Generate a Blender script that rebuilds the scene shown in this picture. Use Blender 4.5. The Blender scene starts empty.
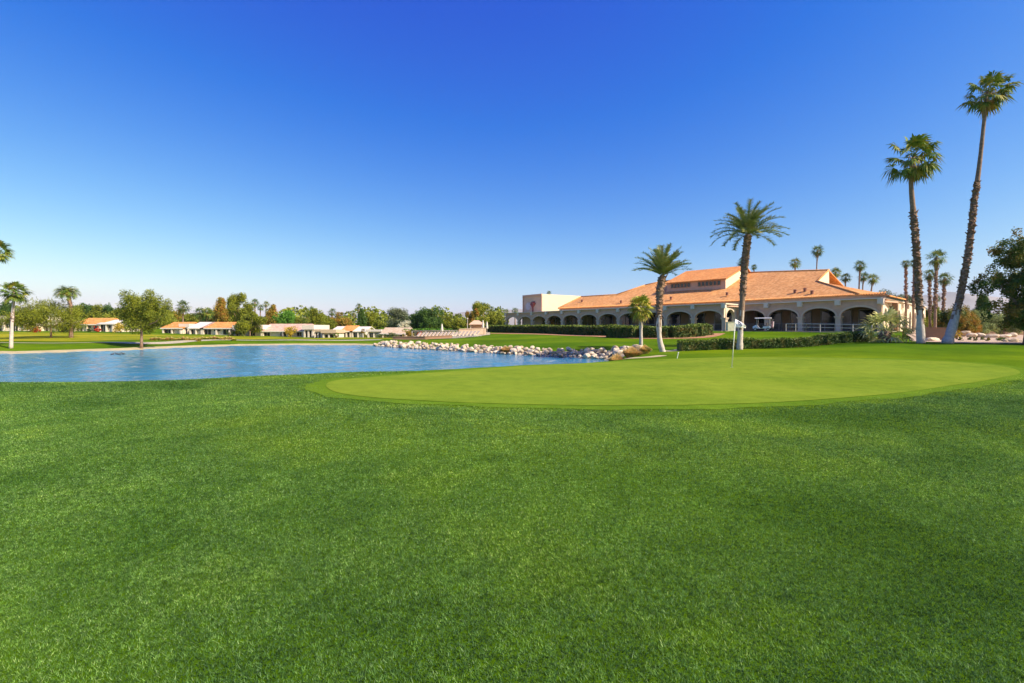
import bpy, bmesh, math, random
import numpy as np
from mathutils import Vector, Matrix
R = math.radians
sc = bpy.context.scene
COL = sc.collection
F = 1024 * 17.0 / 36.0          # focal length in pixels
HZ = 328.5                      # horizon row
EYE = 1.65
WL = -0.70                      # pond level
rng = np.random.default_rng(7)
rnd = random.Random(11)

# ------------------------------------------------------------------ camera, render, light
cam = bpy.data.cameras.new("camera"); co = bpy.data.objects.new("camera", cam); COL.objects.link(co)
co.location = (0, 0, EYE); co.rotation_euler = (R(90), 0, 0)
cam.lens = 17.0; cam.sensor_width = 36.0; cam.clip_start = 0.1; cam.clip_end = 20000
cam.shift_y = -(341.5 - HZ) / 1024.0
sc.camera = co
sc.view_settings.view_transform = 'Standard'; sc.view_settings.look = 'None'
sc.view_settings.exposure = 0.70; sc.view_settings.gamma = 1.0
sc.render.engine = 'CYCLES'
sc.cycles.use_denoising = True
sc.cycles.max_bounces = 6; sc.cycles.volume_bounces = 0; sc.cycles.transparent_max_bounces = 8
sc.cycles.sample_clamp_indirect = 6.0

SUN_EL = R(41.0)
sh = Vector((0.90, -0.43)).normalized()
sdir = Vector((sh.x * math.cos(SUN_EL), sh.y * math.cos(SUN_EL), math.sin(SUN_EL)))
sl = bpy.data.lights.new("sun", 'SUN'); so = bpy.data.objects.new("sun", sl); COL.objects.link(so)
sl.energy = 4.6; sl.angle = R(0.5); sl.color = (1.0, 0.91, 0.76)
so.location = (60, -30, 60)
so.rotation_euler = (-sdir).to_track_quat('-Z', 'Y').to_euler()

w = bpy.data.worlds.new("World"); sc.world = w; w.use_nodes = True
wn = w.node_tree.nodes; wl = w.node_tree.links; wn.clear()
sky = wn.new('ShaderNodeTexSky'); sky.sky_type = 'NISHITA'; sky.sun_disc = False
sky.sun_elevation = SUN_EL; sky.sun_rotation = math.atan2(sh.x, sh.y)
sky.altitude = 200; sky.air_density = 1.0; sky.dust_density = 1.0; sky.ozone_density = 6.0
bg = wn.new('ShaderNodeBackground'); bg.inputs['Strength'].default_value = 0.10
wo = wn.new('ShaderNodeOutputWorld')
sepc = wn.new('ShaderNodeSeparateColor'); cmbc = wn.new('ShaderNodeCombineColor'); wl.new(sky.outputs[0], sepc.inputs[0])
for i, (pw, mu, toe) in enumerate(((1.95, .47, .40), (1.50, .57, .30), (.52, 2.46, 0))):      # film-like response of the sky colour, the same in every direction
    p1 = wn.new('ShaderNodeMath'); p1.operation = 'POWER'; p1.inputs[1].default_value = pw; wl.new(sepc.outputs[i], p1.inputs[0])
    p2 = wn.new('ShaderNodeMath'); p2.operation = 'MULTIPLY'; p2.inputs[1].default_value = mu; wl.new(p1.outputs[0], p2.inputs[0])
    p3 = wn.new('ShaderNodeMath'); p3.operation = 'SUBTRACT'; p3.inputs[1].default_value = toe; wl.new(p2.outputs[0], p3.inputs[0])
    p4 = wn.new('ShaderNodeMath'); p4.operation = 'MAXIMUM'; p4.inputs[1].default_value = 0.0; wl.new(p3.outputs[0], p4.inputs[0]); wl.new(p4.outputs[0], cmbc.inputs[i])
wl.new(cmbc.outputs[0], bg.inputs[0]); wl.new(bg.outputs[0], wo.inputs[0])

# ------------------------------------------------------------------ pixel helpers / terrain
def P(x, y, D):
    return np.array([(x - 512.0) * D / F, D, EYE + (HZ - y) * D / F])

def sstep(a, b, v):
    t = np.clip((v - a) / (b - a), 0, 1)
    return t * t * (3 - 2 * t)

def s_shore(x, y):
    D = (EYE - WL) * F / (y - HZ)
    return ((x - 512) * D / F, D)
shore = [(-95, 30), (-85, 40), (-64, 43.5)] + [s_shore(*p) for p in [(0, 353.8), (60, 352.3), (100, 351), (130, 350), (160, 348.5), (200, 347), (240, 345.6), (300, 345), (350, 345), (372, 345.6), (400, 348), (430, 349.6), (470, 352), (520, 355), (560, 357), (600, 359)]] + \
        [(7.9, 35.6), (7.6, 33.2), (5.4, 29.5), (2.7, 27), (-0.6, 24.5), (-4.9, 21.6), (-7.4, 20.2), (-8.4, 18.9), (-11.2, 17.3), (-17, 16.6), (-26, 17), (-45, 18), (-80, 22)]
shore = np.array(shore, float)

def sdist(poly, X, Y):
    """signed distance to polygon, positive outside"""
    X = np.asarray(X, float); Y = np.asarray(Y, float)
    d2 = np.full(X.shape, 1e18); inside = np.zeros(X.shape, bool)
    n = len(poly)
    for i in range(n):
        ax, ay = poly[i]; bx, by = poly[(i + 1) % n]
        ex, ey = bx - ax, by - ay
        t = np.clip(((X - ax) * ex + (Y - ay) * ey) / (ex * ex + ey * ey), 0, 1)
        d2 = np.minimum(d2, (X - ax - t * ex) ** 2 + (Y - ay - t * ey) ** 2)
        c = ((ay > Y) != (by > Y)) & (X < ex * (Y - ay) / (ey if ey else 1e-9) + ax)
        inside ^= c
    d = np.sqrt(d2)
    return np.where(inside, -d, d)

def T(X, Y):
    X = np.asarray(X, float); Y = np.asarray(Y, float)
    dL = (X - 32) * -.814 + (Y - 73) * -.58
    d = dL + 4.6 * sstep(28, 36, X)
    z = np.interp(d, [0, 5, 12, 19, 28, 36, 46, 56, 68, 80], [1.28, 1.2, .75, .5, .18, -.06, -.15, -.11, 0, 0])
    sE = (X - 45.8) * .683 - (Y - 60) * .73
    k = sstep(-2, 9, sE) * sstep(19, 36, Y)
    z = z * (1 - k) + .56 * k
    z = z + np.interp(-X, [38, 45, 60, 90, 140], [0, .12, .5, 1.05, 1.2]) * sstep(60, 102, Y) + .7 * sstep(108, 150, Y) * sstep(-2, -24, X)
    z = z + .05 * np.sin(X * .21 + 1.3) * np.sin(Y * .17) + .045 * np.sin(X * .55 + .4 * Y) * np.sin(Y * .62 + .8) * sstep(13, 8, Y) + .03 * np.sin(X * .5 + Y * .33)
    sd = sdist(shore, X, Y)
    wid = 1.7 + 5.0 * sstep(36, 48, Y)
    out = WL + np.minimum(sd * .08, .12) + (z - WL - np.minimum(sd * .08, .12)) * sstep(-.1, wid, sd)
    inn = WL - np.clip(-sd * .5, 0, 1.4)
    return np.where(sd > 0, np.minimum(out, z), inn)
def Tz(x, y): return float(T(np.array([x]), np.array([y]))[0])
def ground(x, y):
    D = 14.0
    for _ in range(60):
        X = (x - 512) * D / F
        D = .6 * D + .4 * (EYE - max(Tz(X, D), -.22)) * F / (y - HZ)
    return ((x - 512) * D / F, D)

# ------------------------------------------------------------------ object helpers
def tag(o, label=None, cat=None, group=None, kind=None):
    if label: o['label'] = label
    if cat: o['category'] = cat
    if group: o['group'] = group
    if kind: o['kind'] = kind
    return o
def empty(name, loc=(0, 0, 0), rz=0.0, label=None, cat=None, group=None):
    o = bpy.data.objects.new(name, None); COL.objects.link(o); o.empty_display_size = .3
    o.location = loc; o.rotation_euler = (0, 0, rz)
    return tag(o, label, cat, group)
def link(name, me, mat, parent=None):
    o = bpy.data.objects.new(name, me); COL.objects.link(o)
    for m in (mat if isinstance(mat, (list, tuple)) else [mat]): me.materials.append(m)
    if parent is not None: o.parent = parent
    return o
def arr_mesh(name, V, Fc, attr=None, smooth=False):
    V = np.asarray(V, np.float32); Fc = np.asarray(Fc, np.int32)
    me = bpy.data.meshes.new(name); n, k = Fc.shape
    me.vertices.add(len(V)); me.vertices.foreach_set('co', V.ravel())
    me.loops.add(n * k); me.loops.foreach_set('vertex_index', Fc.ravel())
    me.polygons.add(n); me.polygons.foreach_set('loop_start', np.arange(0, n * k, k, dtype=np.int32))
    if attr is not None:
        a = me.attributes.new('tint', 'FLOAT', 'POINT'); a.data.foreach_set('value', np.asarray(attr, np.float32))
    if smooth: me.polygons.foreach_set('use_smooth', np.ones(n, bool))
    me.update(calc_edges=True)
    return me

class MB:
    def __init__(s): s.v = []; s.f = []
    def add(s, vs, fs):
        b = len(s.v); s.v += [tuple(map(float, v)) for v in vs]; s.f += [tuple(b + i for i in f) for f in fs]; return s
    def box(s, x0, x1, y0, y1, z0, z1):
        vs = [(x0, y0, z0), (x1, y0, z0), (x1, y1, z0), (x0, y1, z0), (x0, y0, z1), (x1, y0, z1), (x1, y1, z1), (x0, y1, z1)]
        return s.add(vs, [(0, 3, 2, 1), (4, 5, 6, 7), (0, 1, 5, 4), (1, 2, 6, 5), (2, 3, 7, 6), (3, 0, 4, 7)])
    def obox(s, c, ux, uy, uz):
        """oriented box: centre and three half-extent vectors"""
        c = np.array(c, float); ux, uy, uz = map(lambda a: np.array(a, float), (ux, uy, uz))
        vs = [c + a * ux + b * uy + d * uz for d in (-1, 1) for (a, b) in ((-1, -1), (1, -1), (1, 1), (-1, 1))]
        return s.add(vs, [(0, 3, 2, 1), (4, 5, 6, 7), (0, 1, 5, 4), (1, 2, 6, 5), (2, 3, 7, 6), (3, 0, 4, 7)])
    def tube(s, pts, rad, n=8, cap=True):
        pts = [Vector(p) for p in pts]
        if not isinstance(rad, (list, tuple)): rad = [rad] * len(pts)
        rings = []; ref = None
        for i, p in enumerate(pts):
            d = (pts[min(i + 1, len(pts) - 1)] - pts[max(i - 1, 0)]).normalized()
            if ref is None: ref = Vector((1, 0, 0)) if abs(d.x) < .8 else Vector((0, 1, 0))
            a = (ref - d * ref.dot(d)).normalized(); b = d.cross(a); ref = a
            rings.append([p + (a * math.cos(2 * math.pi * k / n) + b * math.sin(2 * math.pi * k / n)) * rad[i] for k in range(n)])
        base = len(s.v)
        for r in rings: s.v += [tuple(q) for q in r]
        for i in range(len(rings) - 1):
            for k in range(n):
                k2 = (k + 1) % n
                s.f.append((base + i * n + k, base + i * n + k2, base + (i + 1) * n + k2, base + (i + 1) * n + k))
        if cap:
            s.f.append(tuple(base + k for k in reversed(range(n)))); s.f.append(tuple(base + (len(rings) - 1) * n + k for k in range(n)))
        return s
    def mesh(s, name, smooth=False):
        me = bpy.data.meshes.new(name); me.from_pydata(s.v, [], s.f); me.update()
        if smooth:
            for p in me.polygons: p.use_smooth = True
        return me
    def build(s, name, mat, parent=None, smooth=False, bevel=0):
        me = s.mesh(name, smooth)
        if bevel:
            bm = bmesh.new(); bm.from_mesh(me)
            bmesh.ops.bevel(bm, geom=list(bm.edges), offset=bevel, segments=2, affect='EDGES', profile=.5)
            bm.to_mesh(me); bm.free()
        return link(name, me, mat, parent)

def planar_uv(me):
    """UV in metres: u along the horizontal of each face, v up its slope"""
    uv = me.uv_layers.new(name='UVMap')
    for p in me.polygons:
        n = p.normal; e = Vector((0, 0, 1)).cross(n)
        e = e.normalized() if e.length > .01 else Vector((1, 0, 0))
        q = n.cross(e)
        for li in p.loop_indices:
            c = me.vertices[me.loops[li].vertex_index].co
            uv.data[li].uv = (c.dot(e), c.dot(q))

# ------------------------------------------------------------------ materials
def mat_base(name):
    m = bpy.data.materials.new(name); m.use_nodes = True
    nt = m.node_tree; nt.nodes.clear()
    out = nt.nodes.new('ShaderNodeOutputMaterial'); b = nt.nodes.new('ShaderNodeBsdfPrincipled')
    nt.links.new(b.outputs[0], out.inputs[0])
    return m, nt, b, out
def nnode(nt, scale, detail=4, rough=.6, vec=None, dist=0.0):
    n = nt.nodes.new('ShaderNodeTexNoise'); n.inputs['Scale'].default_value = scale; n.inputs['Detail'].default_value = detail
    n.inputs['Roughness'].default_value = rough; n.inputs['Distortion'].default_value = dist
    if vec is not None: nt.links.new(vec, n.inputs['Vector'])
    return n
def ramp(nt, fac, stops):
    r = nt.nodes.new('ShaderNodeValToRGB'); e = r.color_ramp.elements
    while len(e) < len(stops): e.new(.5)
    for el, (p, c) in zip(e, stops): el.position = p; el.color = (*c, 1) if len(c) == 3 else c
    nt.links.new(fac, r.inputs[0]); return r
def mixc(nt, fac, a, b, mode='MIX'):
    m = nt.nodes.new('ShaderNodeMix'); m.data_type = 'RGBA'; m.blend_type = mode
    for sock, v in ((m.inputs[0], fac), (m.inputs[6], a), (m.inputs[7], b)):
        if hasattr(v, 'links'): nt.links.new(v, sock)
        elif isinstance(v, (int, float)): sock.default_value = v
        else: sock.default_value = (*v, 1)
    return m.outputs[2]
def bump(nt, h, strength, dist, b):
    n = nt.nodes.new('ShaderNodeBump'); n.inputs['Strength'].default_value = strength; n.inputs['Distance'].default_value = dist
    nt.links.new(h, n.inputs['Height']); nt.links.new(n.outputs[0], b.inputs['Normal']); return n
def geo(nt): return nt.nodes.new('ShaderNodeNewGeometry').outputs['Position']

def simple(name, c, rough=.8, var=.18, scale=3.0, metal=0.0, bmp=0.0, bscale=20):
    m, nt, b, _ = mat_base(name); tc = nt.nodes.new('ShaderNodeTexCoord').outputs['Object']
    n = nnode(nt, scale, 5, .65, tc)
    lo = tuple(max(0, x * (1 - var)) for x in c); hi = tuple(min(1, x * (1 + var)) for x in c)
    r = ramp(nt, n.outputs[0], [(.3, lo), (.7, hi)]); nt.links.new(r.outputs[0], b.inputs['Base Color'])
    b.inputs['Roughness'].default_value = rough; b.inputs['Metallic'].default_value = metal
    if bmp:
        n2 = nnode(nt, bscale, 5, .7, tc); bump(nt, n2.outputs[0], bmp, .05, b)
    return m
def leafmat(name, dark, light, scale=1.2, trans=.18, third=None, tpos=.72):
    m, nt, b, out = mat_base(name); g = geo(nt)
    n = nnode(nt, scale, 3, .6, g); n2 = nnode(nt, scale * 7, 2, .6, g)
    s = nt.nodes.new('ShaderNodeMath'); s.operation = 'MULTIPLY_ADD'; s.inputs[1].default_value = .5
    nt.links.new(n2.outputs[0], s.inputs[0]); nt.links.new(n.outputs[0], s.inputs[2])
    st = [(.55, dark), (.85, light)]
    if third: st = [(.5, dark), (.72, light), (.88, third)]
    r = ramp(nt, s.outputs[0], st)
    b.inputs['Roughness'].default_value = .6; b.inputs['Specular IOR Level'].default_value = .25
    nt.links.new(r.outputs[0], b.inputs['Base Color'])
    t = nt.nodes.new('ShaderNodeBsdfTranslucent'); nt.links.new(r.outputs[0], t.inputs[0])
    mx = nt.nodes.new('ShaderNodeMixShader'); mx.inputs[0].default_value = trans
    nt.links.new(b.outputs[0], mx.inputs[1]); nt.links.new(t.outputs[0], mx.inputs[2]); nt.links.new(mx.outputs[0], out.inputs[0])
    return m

M = {}
M['olive'] = leafmat('leaf_olive', (0.055, 0.085, 0.008), (0.27, 0.30, 0.02))
M['yellowgreen'] = leafmat('leaf_yellow_green', (0.120, 0.165, 0.014), (0.360, 0.375, 0.034))
M['dark'] = leafmat('leaf_dark', (0.027, 0.068, 0.014), (0.090, 0.173, 0.025))
M['bright'] = leafmat('leaf_bright', (0.053, 0.150, 0.014), (0.165, 0.360, 0.034))
M['rust'] = leafmat('leaf_rust', (0.120, 0.112, 0.014), (0.300, 0.255, 0.029), third=(0.450, 0.210, 0.034))
M['grey'] = leafmat('leaf_grey', (0.075, 0.098, 0.052), (0.225, 0.255, 0.127))
M['willow'] = leafmat('leaf_willow', (0.135, 0.180, 0.057), (0.345, 0.405, 0.138))
M['darkrust'] = leafmat('leaf_dark_rust', (.022, .055, .014), (.10, .165, .025), scale=.5, third=(.30, .19, .03))
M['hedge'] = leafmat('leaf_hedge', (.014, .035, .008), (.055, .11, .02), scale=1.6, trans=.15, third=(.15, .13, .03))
M['hedgetop'] = leafmat('leaf_hedge_light', (0.060, 0.098, 0.011), (0.195, 0.255, 0.034), scale=2.5, trans=.2)  # on hedges: paler leaves that paint sunlight on the top
M['palm'] = leafmat('leaf_palm', (0.038, 0.083, 0.011), (0.135, 0.225, 0.029), scale=1.5, third=(0.330, 0.285, 0.034))
M['palmyellow'] = leafmat('leaf_palm_yellow', (0.105, 0.165, 0.017), (0.300, 0.360, 0.034), scale=1.5, third=(0.630, 0.510, 0.069))
M['date'] = leafmat('leaf_date_palm', (0.053, 0.098, 0.023), (0.180, 0.240, 0.063), scale=1.5, third=(0.300, 0.285, 0.069))
M['shrubpalm'] = leafmat('leaf_shrub_palm', (.13, .17, .035), (.44, .46, .13), scale=2.2, third=(.75, .68, .28))
M['deadfrond'] = leafmat('leaf_dead', (0.240, 0.150, 0.046), (0.525, 0.375, 0.138), scale=3)
M['redbush'] = leafmat('leaf_red', (0.180, 0.030, 0.011), (0.675, 0.075, 0.023), scale=3)
M['orangebush'] = leafmat('leaf_orange', (0.210, 0.180, 0.017), (0.600, 0.420, 0.034), scale=2)
M['strawgrass'] = leafmat('blade_straw', (0.330, 0.240, 0.081), (0.750, 0.600, 0.218), scale=3, third=(0.450, 0.450, 0.092))
M['browngrass'] = leafmat('blade_brown', (.48, .30, .08), (.90, .64, .26), scale=3, trans=.4, third=(.40, .36, .10))
M['pinkbush'] = leafmat('leaf_pale_pink', (0.450, 0.375, 0.230), (0.750, 0.750, 0.575), scale=3)
M['bark'] = simple('bark', (.26, .17, .11), .9, .4, 6, bmp=.6, bscale=14)
M['barkpale'] = simple('bark_pale', (.54, .47, .39), .9, .2, 5, bmp=.5, bscale=14)
M['stub'] = simple('bark_stub', (.20, .12, .075), .9, .6, 9, bmp=.4)
M['cream'] = simple('stucco_cream', (.72, .60, .42), .9, .06, 1.5)  # on the clubhouse: sunlit copy of the stucco, light put into the colour
M['tan'] = simple('stucco_tan', (.62, .47, .32), .9, .08, 1.5)  # on the tower front: stucco with its shade put into the colour
M['taupe'] = simple('stucco_taupe', (.58, .375, .25), .9, .08, 1.5)  # on the clubhouse fronts: shaded copy of the stucco
M['trim'] = simple('trim_cream', (.70, .62, .50), .8, .05, 2)
M['white'] = simple('wall_white', (.74, .64, .50), .85, .05, 1.2)
M['whitepaint'] = simple('white_paint', (.82, .82, .80), .4, .03, 4)
M['darkglass'] = simple('dark_glass', (.02, .022, .025), .08, .2, 2)
M['bluewin'] = simple('blue_window', (.05, .07, .12), .15, .4, 2)
M['iron'] = simple('iron_rail', (.25, .22, .2), .5, .1, 4)
M['railpale'] = simple('pale_rail', (.62, .56, .48), .5, .06, 4)
M['brownwall'] = simple('brown_wall', (.32, .19, .11), .9, .12, 2)
M['pinkstone'] = simple('pink_stone', (.60, .45, .38), .85, .15, 3, bmp=.4)
M['lounge'] = simple('lounger_cloth', (.58, .47, .35), .9, .08, 4)
M['rubber'] = simple('tyre_rubber', (.02, .02, .02), .7, .1, 5)
M['cartbody'] = simple('cart_body', (.72, .74, .80), .25, .03, 3)
M['vinyl'] = simple('seat_vinyl', (.12, .10, .08), .5, .1, 5)
M['soil'] = simple('soil_mulch', (.34, .15, .07), .95, .3, 5, bmp=.6)
M['fascia'] = simple('fascia', (.72, .66, .56), .7, .04, 2)
M['vent'] = simple('roof_vent', (.24, .10, .06), .7, .2, 3)

def rockmat():
    m, nt, b, _ = mat_base('pale_rock'); tc = nt.nodes.new('ShaderNodeTexCoord').outputs['Object']
    oi = nt.nodes.new('ShaderNodeObjectInfo')
    n = nnode(nt, 2.6, 6, .7, tc); r = ramp(nt, n.outputs[0], [(.25, (.32, .23, .14)), (.5, (.68, .57, .42)), (.75, (.84, .76, .62))])
    rr = ramp(nt, oi.outputs['Random'], [(0, (.60, .54, .47)), (.3, (.80, .75, .68)), (.6, (.95, .9, .84)), (1, (1, 1, 1))])
    nt.links.new(mixc(nt, 1.0, r.outputs[0], rr.outputs[0], 'MULTIPLY'), b.inputs['Base Color'])
    b.inputs['Roughness'].default_value = .9; n2 = nnode(nt, 9, 5, .7, tc); bump(nt, n2.outputs[0], .6, .08, b)
    return m
M['rock'] = rockmat()

def tilemat(name, c1, c2, c3):
    m, nt, b, _ = mat_base(name)
    uv = nt.nodes.new('ShaderNodeTexCoord').outputs['UV']
    sp = nt.nodes.new('ShaderNodeSeparateXYZ'); nt.links.new(uv, sp.inputs[0])
    def M1(op, a, v=None):
        q = nt.nodes.new('ShaderNodeMath'); q.operation = op; nt.links.new(a, q.inputs[0])
        if v is not None: q.inputs[1].default_value = v
        return q.outputs[0]
    fu = M1('FLOOR', M1('MULTIPLY', sp.outputs[0], 3.3)); fv = M1('FLOOR', M1('MULTIPLY', sp.outputs[1], 2.6))
    cb = nt.nodes.new('ShaderNodeCombineXYZ'); nt.links.new(fu, cb.inputs[0]); nt.links.new(fv, cb.inputs[1])
    wn_ = nt.nodes.new('ShaderNodeTexWhiteNoise'); nt.links.new(cb.outputs[0], wn_.inputs['Vector'])
    n = nnode(nt, .25, 4, .6, uv)
    r = ramp(nt, wn_.outputs['Value'], [(0, c1), (.55, c2), (1, c3)])
    r2 = ramp(nt, n.outputs[0], [(.3, (.84, .80, .78)), (.7, (1, 1, 1))])
    nt.links.new(mixc(nt, 1.0, r.outputs[0], r2.outputs[0], 'MULTIPLY'), b.inputs['Base Color'])
    b.inputs['Roughness'].default_value = .8
    su = M1('SINE', M1('MULTIPLY', sp.outputs[0], 3.3 * 2 * math.pi)); su = M1('ABSOLUTE', su)
    fr = M1('FRACT', M1('MULTIPLY', sp.outputs[1], 2.6))
    ad = nt.nodes.new('ShaderNodeMath'); ad.operation = 'ADD'; nt.links.new(su, ad.inputs[0]); nt.links.new(fr, ad.inputs[1])
    bump(nt, ad.outputs[0], .5, .06, b)
    return m
M['tile'] = tilemat('clay_tile', (.64, .27, .07), (.79, .355, .098), (.86, .45, .155))
M['tileorange'] = tilemat('clay_tile_orange', (.70, .24, .045), (.82, .32, .07), (.86, .40, .11))
M['tilepink'] = tilemat('clay_tile_pink', (.62, .36, .25), (.72, .44, .32), (.78, .52, .40))
M['tiletan'] = tilemat('roof_tan', (.52, .38, .24), (.60, .46, .30), (.66, .52, .36))
M['roofwhite'] = simple('roof_white', (.70, .62, .52), .8, .05, 1)

def turf(name, base, light, dark, fine=55.0, patch=.35, bands=False, bstr=.5, straw=None, fd=.012, bamp=1.0):
    m, nt, b, _ = mat_base(name); g = geo(nt)
    n1 = nnode(nt, patch, 4, .6, g, .3); n2 = nnode(nt, fine, 3, .7, g); n3 = nnode(nt, patch * 9, 3, .6, g)
    r = ramp(nt, n1.outputs[0], [(.32, dark), (.5, base), (.70, light)])
    f2 = ramp(nt, n2.outputs[0], [(.28, (.60, .62, .55)), (.5, (1, 1, 1)), (.72, (1.32, 1.26, 1.30))])
    c = mixc(nt, 1.0, r.outputs[0], f2.outputs[0], 'MULTIPLY')
    f3 = ramp(nt, n3.outputs[0], [(.3, (.86, .88, .84)), (.7, (1.12, 1.10, 1.10))])
    c = mixc(nt, 1.0, c, f3.outputs[0], 'MULTIPLY')
    if straw:
        n4 = nnode(nt, 1.1, 4, .7, g); f4 = ramp(nt, n4.outputs[0], [(.60, (0, 0, 0)), (.74, (1, 1, 1))])
        c = mixc(nt, f4.outputs[0], c, straw)
    if bands:
        mp = nt.nodes.new('ShaderNodeMapping'); mp.inputs['Scale'].default_value = bands; nt.links.new(g, mp.inputs[0])
        nb = nnode(nt, 1.0, 2, .5, mp.outputs[0]); fb = ramp(nt, nb.outputs[0], [(.36, (1 - .26 * bamp, 1 - .14 * bamp, 1 - .2 * bamp)), (.62, (1 + .42 * bamp, 1 + .20 * bamp, 1 + .1 * bamp))])
        c = mixc(nt, 1.0, c, fb.outputs[0], 'MULTIPLY')
    nt.links.new(c, b.inputs['Base Color']); b.inputs['Roughness'].default_value = .9; b.inputs['Specular IOR Level'].default_value = .02
    if bstr: bump(nt, n2.outputs[0], bstr, fd, b)
    return m
M['turf'] = turf('turf', (.080, .155, .003), (.125, .20, .004), (.055, .115, .002), 38, .09, bands=(.015, .11, 1))
M['fairway'] = turf('fairway_turf', (.20, .225, .012), (.27, .28, .02), (.14, .19, .008), 38, .12, bands=(.02, .16, 1))
M['collar'] = turf('collar_turf', (.105, .19, .010), (.125, .215, .012), (.09, .17, .008), 60, .3, bands=(.04, .5, 1), bstr=.3, bamp=.2)
M['palmdark'] = leafmat('leaf_palm_dark', (.022, .06, .012), (.075, .15, .028), scale=1.5, third=(.2, .22, .04))
M['green'] = turf('green_turf', (.162, .238, .018), (.19, .262, .022), (.135, .212, .014), 60, .22, bands=(.04, .5, 1), bstr=.15, bamp=.22)

def blademat():
    m, nt, b, out = mat_base('grass_blade'); g = geo(nt)
    a = nt.nodes.new('ShaderNodeAttribute'); a.attribute_name = 'tint'
    r = ramp(nt, a.outputs['Fac'], [(0, (.024, .064, .016)), (.40, (.104, .232, .042)), (.72, (.215, .375, .095)), (1, (.36, .49, .21))])
    n = nnode(nt, .38, 4, .6, g, .4); f = ramp(nt, n.outputs[0], [(.36, (.55, .66, .62)), (.5, (1, 1, 1)), (.64, (1.45, 1.25, .85))])
    c = mixc(nt, 1.0, r.outputs[0], f.outputs[0], 'MULTIPLY')
    n5 = nnode(nt, 26, 3, .65, g); f5 = ramp(nt, n5.outputs[0], [(.34, (.36, .42, .40)), (.5, (1, 1, 1)), (.66, (1.75, 1.60, 1.55))]); c = mixc(nt, 1.0, c, f5.outputs[0], 'MULTIPLY')
    n6 = nnode(nt, 3.2, 4, .7, g); f6 = ramp(nt, n6.outputs[0], [(.36, (.78, .80, .86)), (.64, (1.25, 1.20, 1.05))]); c = mixc(nt, 1.0, c, f6.outputs[0], 'MULTIPLY')
    n4 = nnode(nt, 1.7, 4, .7, g); f4 = ramp(nt, n4.outputs[0], [(.60, (0, 0, 0)), (.78, (.5, .5, .5))])
    c = mixc(nt, f4.outputs[0], c, (.19, .29, .035))
    n7 = nnode(nt, .11, 3, .5, g, .5); f7 = ramp(nt, n7.outputs[0], [(.38, (.68, .76, .84)), (.62, (1.22, 1.20, 1.05))]); c = mixc(nt, 1.0, c, f7.outputs[0], 'MULTIPLY')
    nt.links.new(c, b.inputs['Base Color']); b.inputs['Roughness'].default_value = .7; b.inputs['Specular IOR Level'].default_value = .15
    t = nt.nodes.new('ShaderNodeBsdfTranslucent'); nt.links.new(c, t.inputs[0])
    mx = nt.nodes.new('ShaderNodeMixShader'); mx.inputs[0].default_value = .3
    nt.links.new(b.outputs[0], mx.inputs[1]); nt.links.new(t.outputs[0], mx.inputs[2]); nt.links.new(mx.outputs[0], out.inputs[0])
    return m
M['blade'] = blademat()

def watermat():
    m, nt, b, _ = mat_base('pond_water'); g = geo(nt)
    b.inputs['Base Color'].default_value = (.028, .17, .26, 1); b.inputs['Roughness'].default_value = .06; b.inputs['IOR'].default_value = 1.33
    n1 = nnode(nt, 9, 4, .65, g)
    bump(nt, n1.outputs[0], .5, .06, b)
    return m
M['water'] = watermat()
def dirt(name, c1, c2, c3, s=1.2):
    m, nt, b, _ = mat_base(name); g = geo(nt)
    n = nnode(nt, s, 6, .7, g); n2 = nnode(nt, 25, 3, .7, g)
    r = ramp(nt, n.outputs[0], [(.3, c1), (.5, c2), (.72, c3)]); f = ramp(nt, n2.outputs[0], [(.3, (.75, .75, .75)), (.7, (1.15, 1.15, 1.15))])
    nt.links.new(mixc(nt, 1.0, r.outputs[0], f.outputs[0], 'MULTIPLY'), b.inputs['Base Color']); b.inputs['Roughness'].default_value = .95
    bump(nt, n2.outputs[0], .6, .03, b); return m
M['desert'] = dirt('desert_soil', (.36, .25, .16), (.50, .36, .24), (.60, .46, .32))
M['sand'] = dirt('sand', (.36, .29, .14), (.46, .38, .20), (.54, .45, .27))
M['mulch'] = dirt('mulch', (.28, .12, .05), (.42, .20, .09), (.52, .28, .14), 3)
M['stones'] = dirt('stone_gravel', (.20, .16, .12), (.38, .31, .23), (.56, .48, .38), 4)
M['concrete'] = dirt('concrete', (.36, .31, .20), (.44, .38, .26), (.50, .44, .31))
M['mountain'] = dirt('mountain_rock', (.20, .17, .14), (.30, .26, .21), (.38, .33, .27), .002)
# ------------------------------------------------------------------ ground sheet
def axis(lo, hi, step, far_lo, far_hi, g=1.14):
    a = list(np.arange(lo, hi + 1e-6, step)); s = step
    while a[-1] < far_hi: s *= g; a.append(a[-1] + s)
    s = step; b = []
    x = lo
    while x > far_lo: s *= g; x -= s; b.append(x)
    return np.array(b[::-1] + a)
ax = axis(-72, 66, .5, -9000, 9000); ay = axis(-6, 112, .5, -400, 9000)
GX, GY = np.meshgrid(ax, ay)
GZ = T(GX.ravel(), GY.ravel())
nx, ny = len(ax), len(ay)
idx = np.arange(nx * ny).reshape(ny, nx)
Fq = np.stack([idx[:-1, :-1], idx[:-1, 1:], idx[1:, 1:], idx[1:, :-1]], -1).reshape(-1, 4)
gme = arr_mesh('ground', np.stack([GX.ravel(), GY.ravel(), GZ], 1), Fq, smooth=True)
tag(link('ground', gme, M['turf']), kind='structure')

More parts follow.
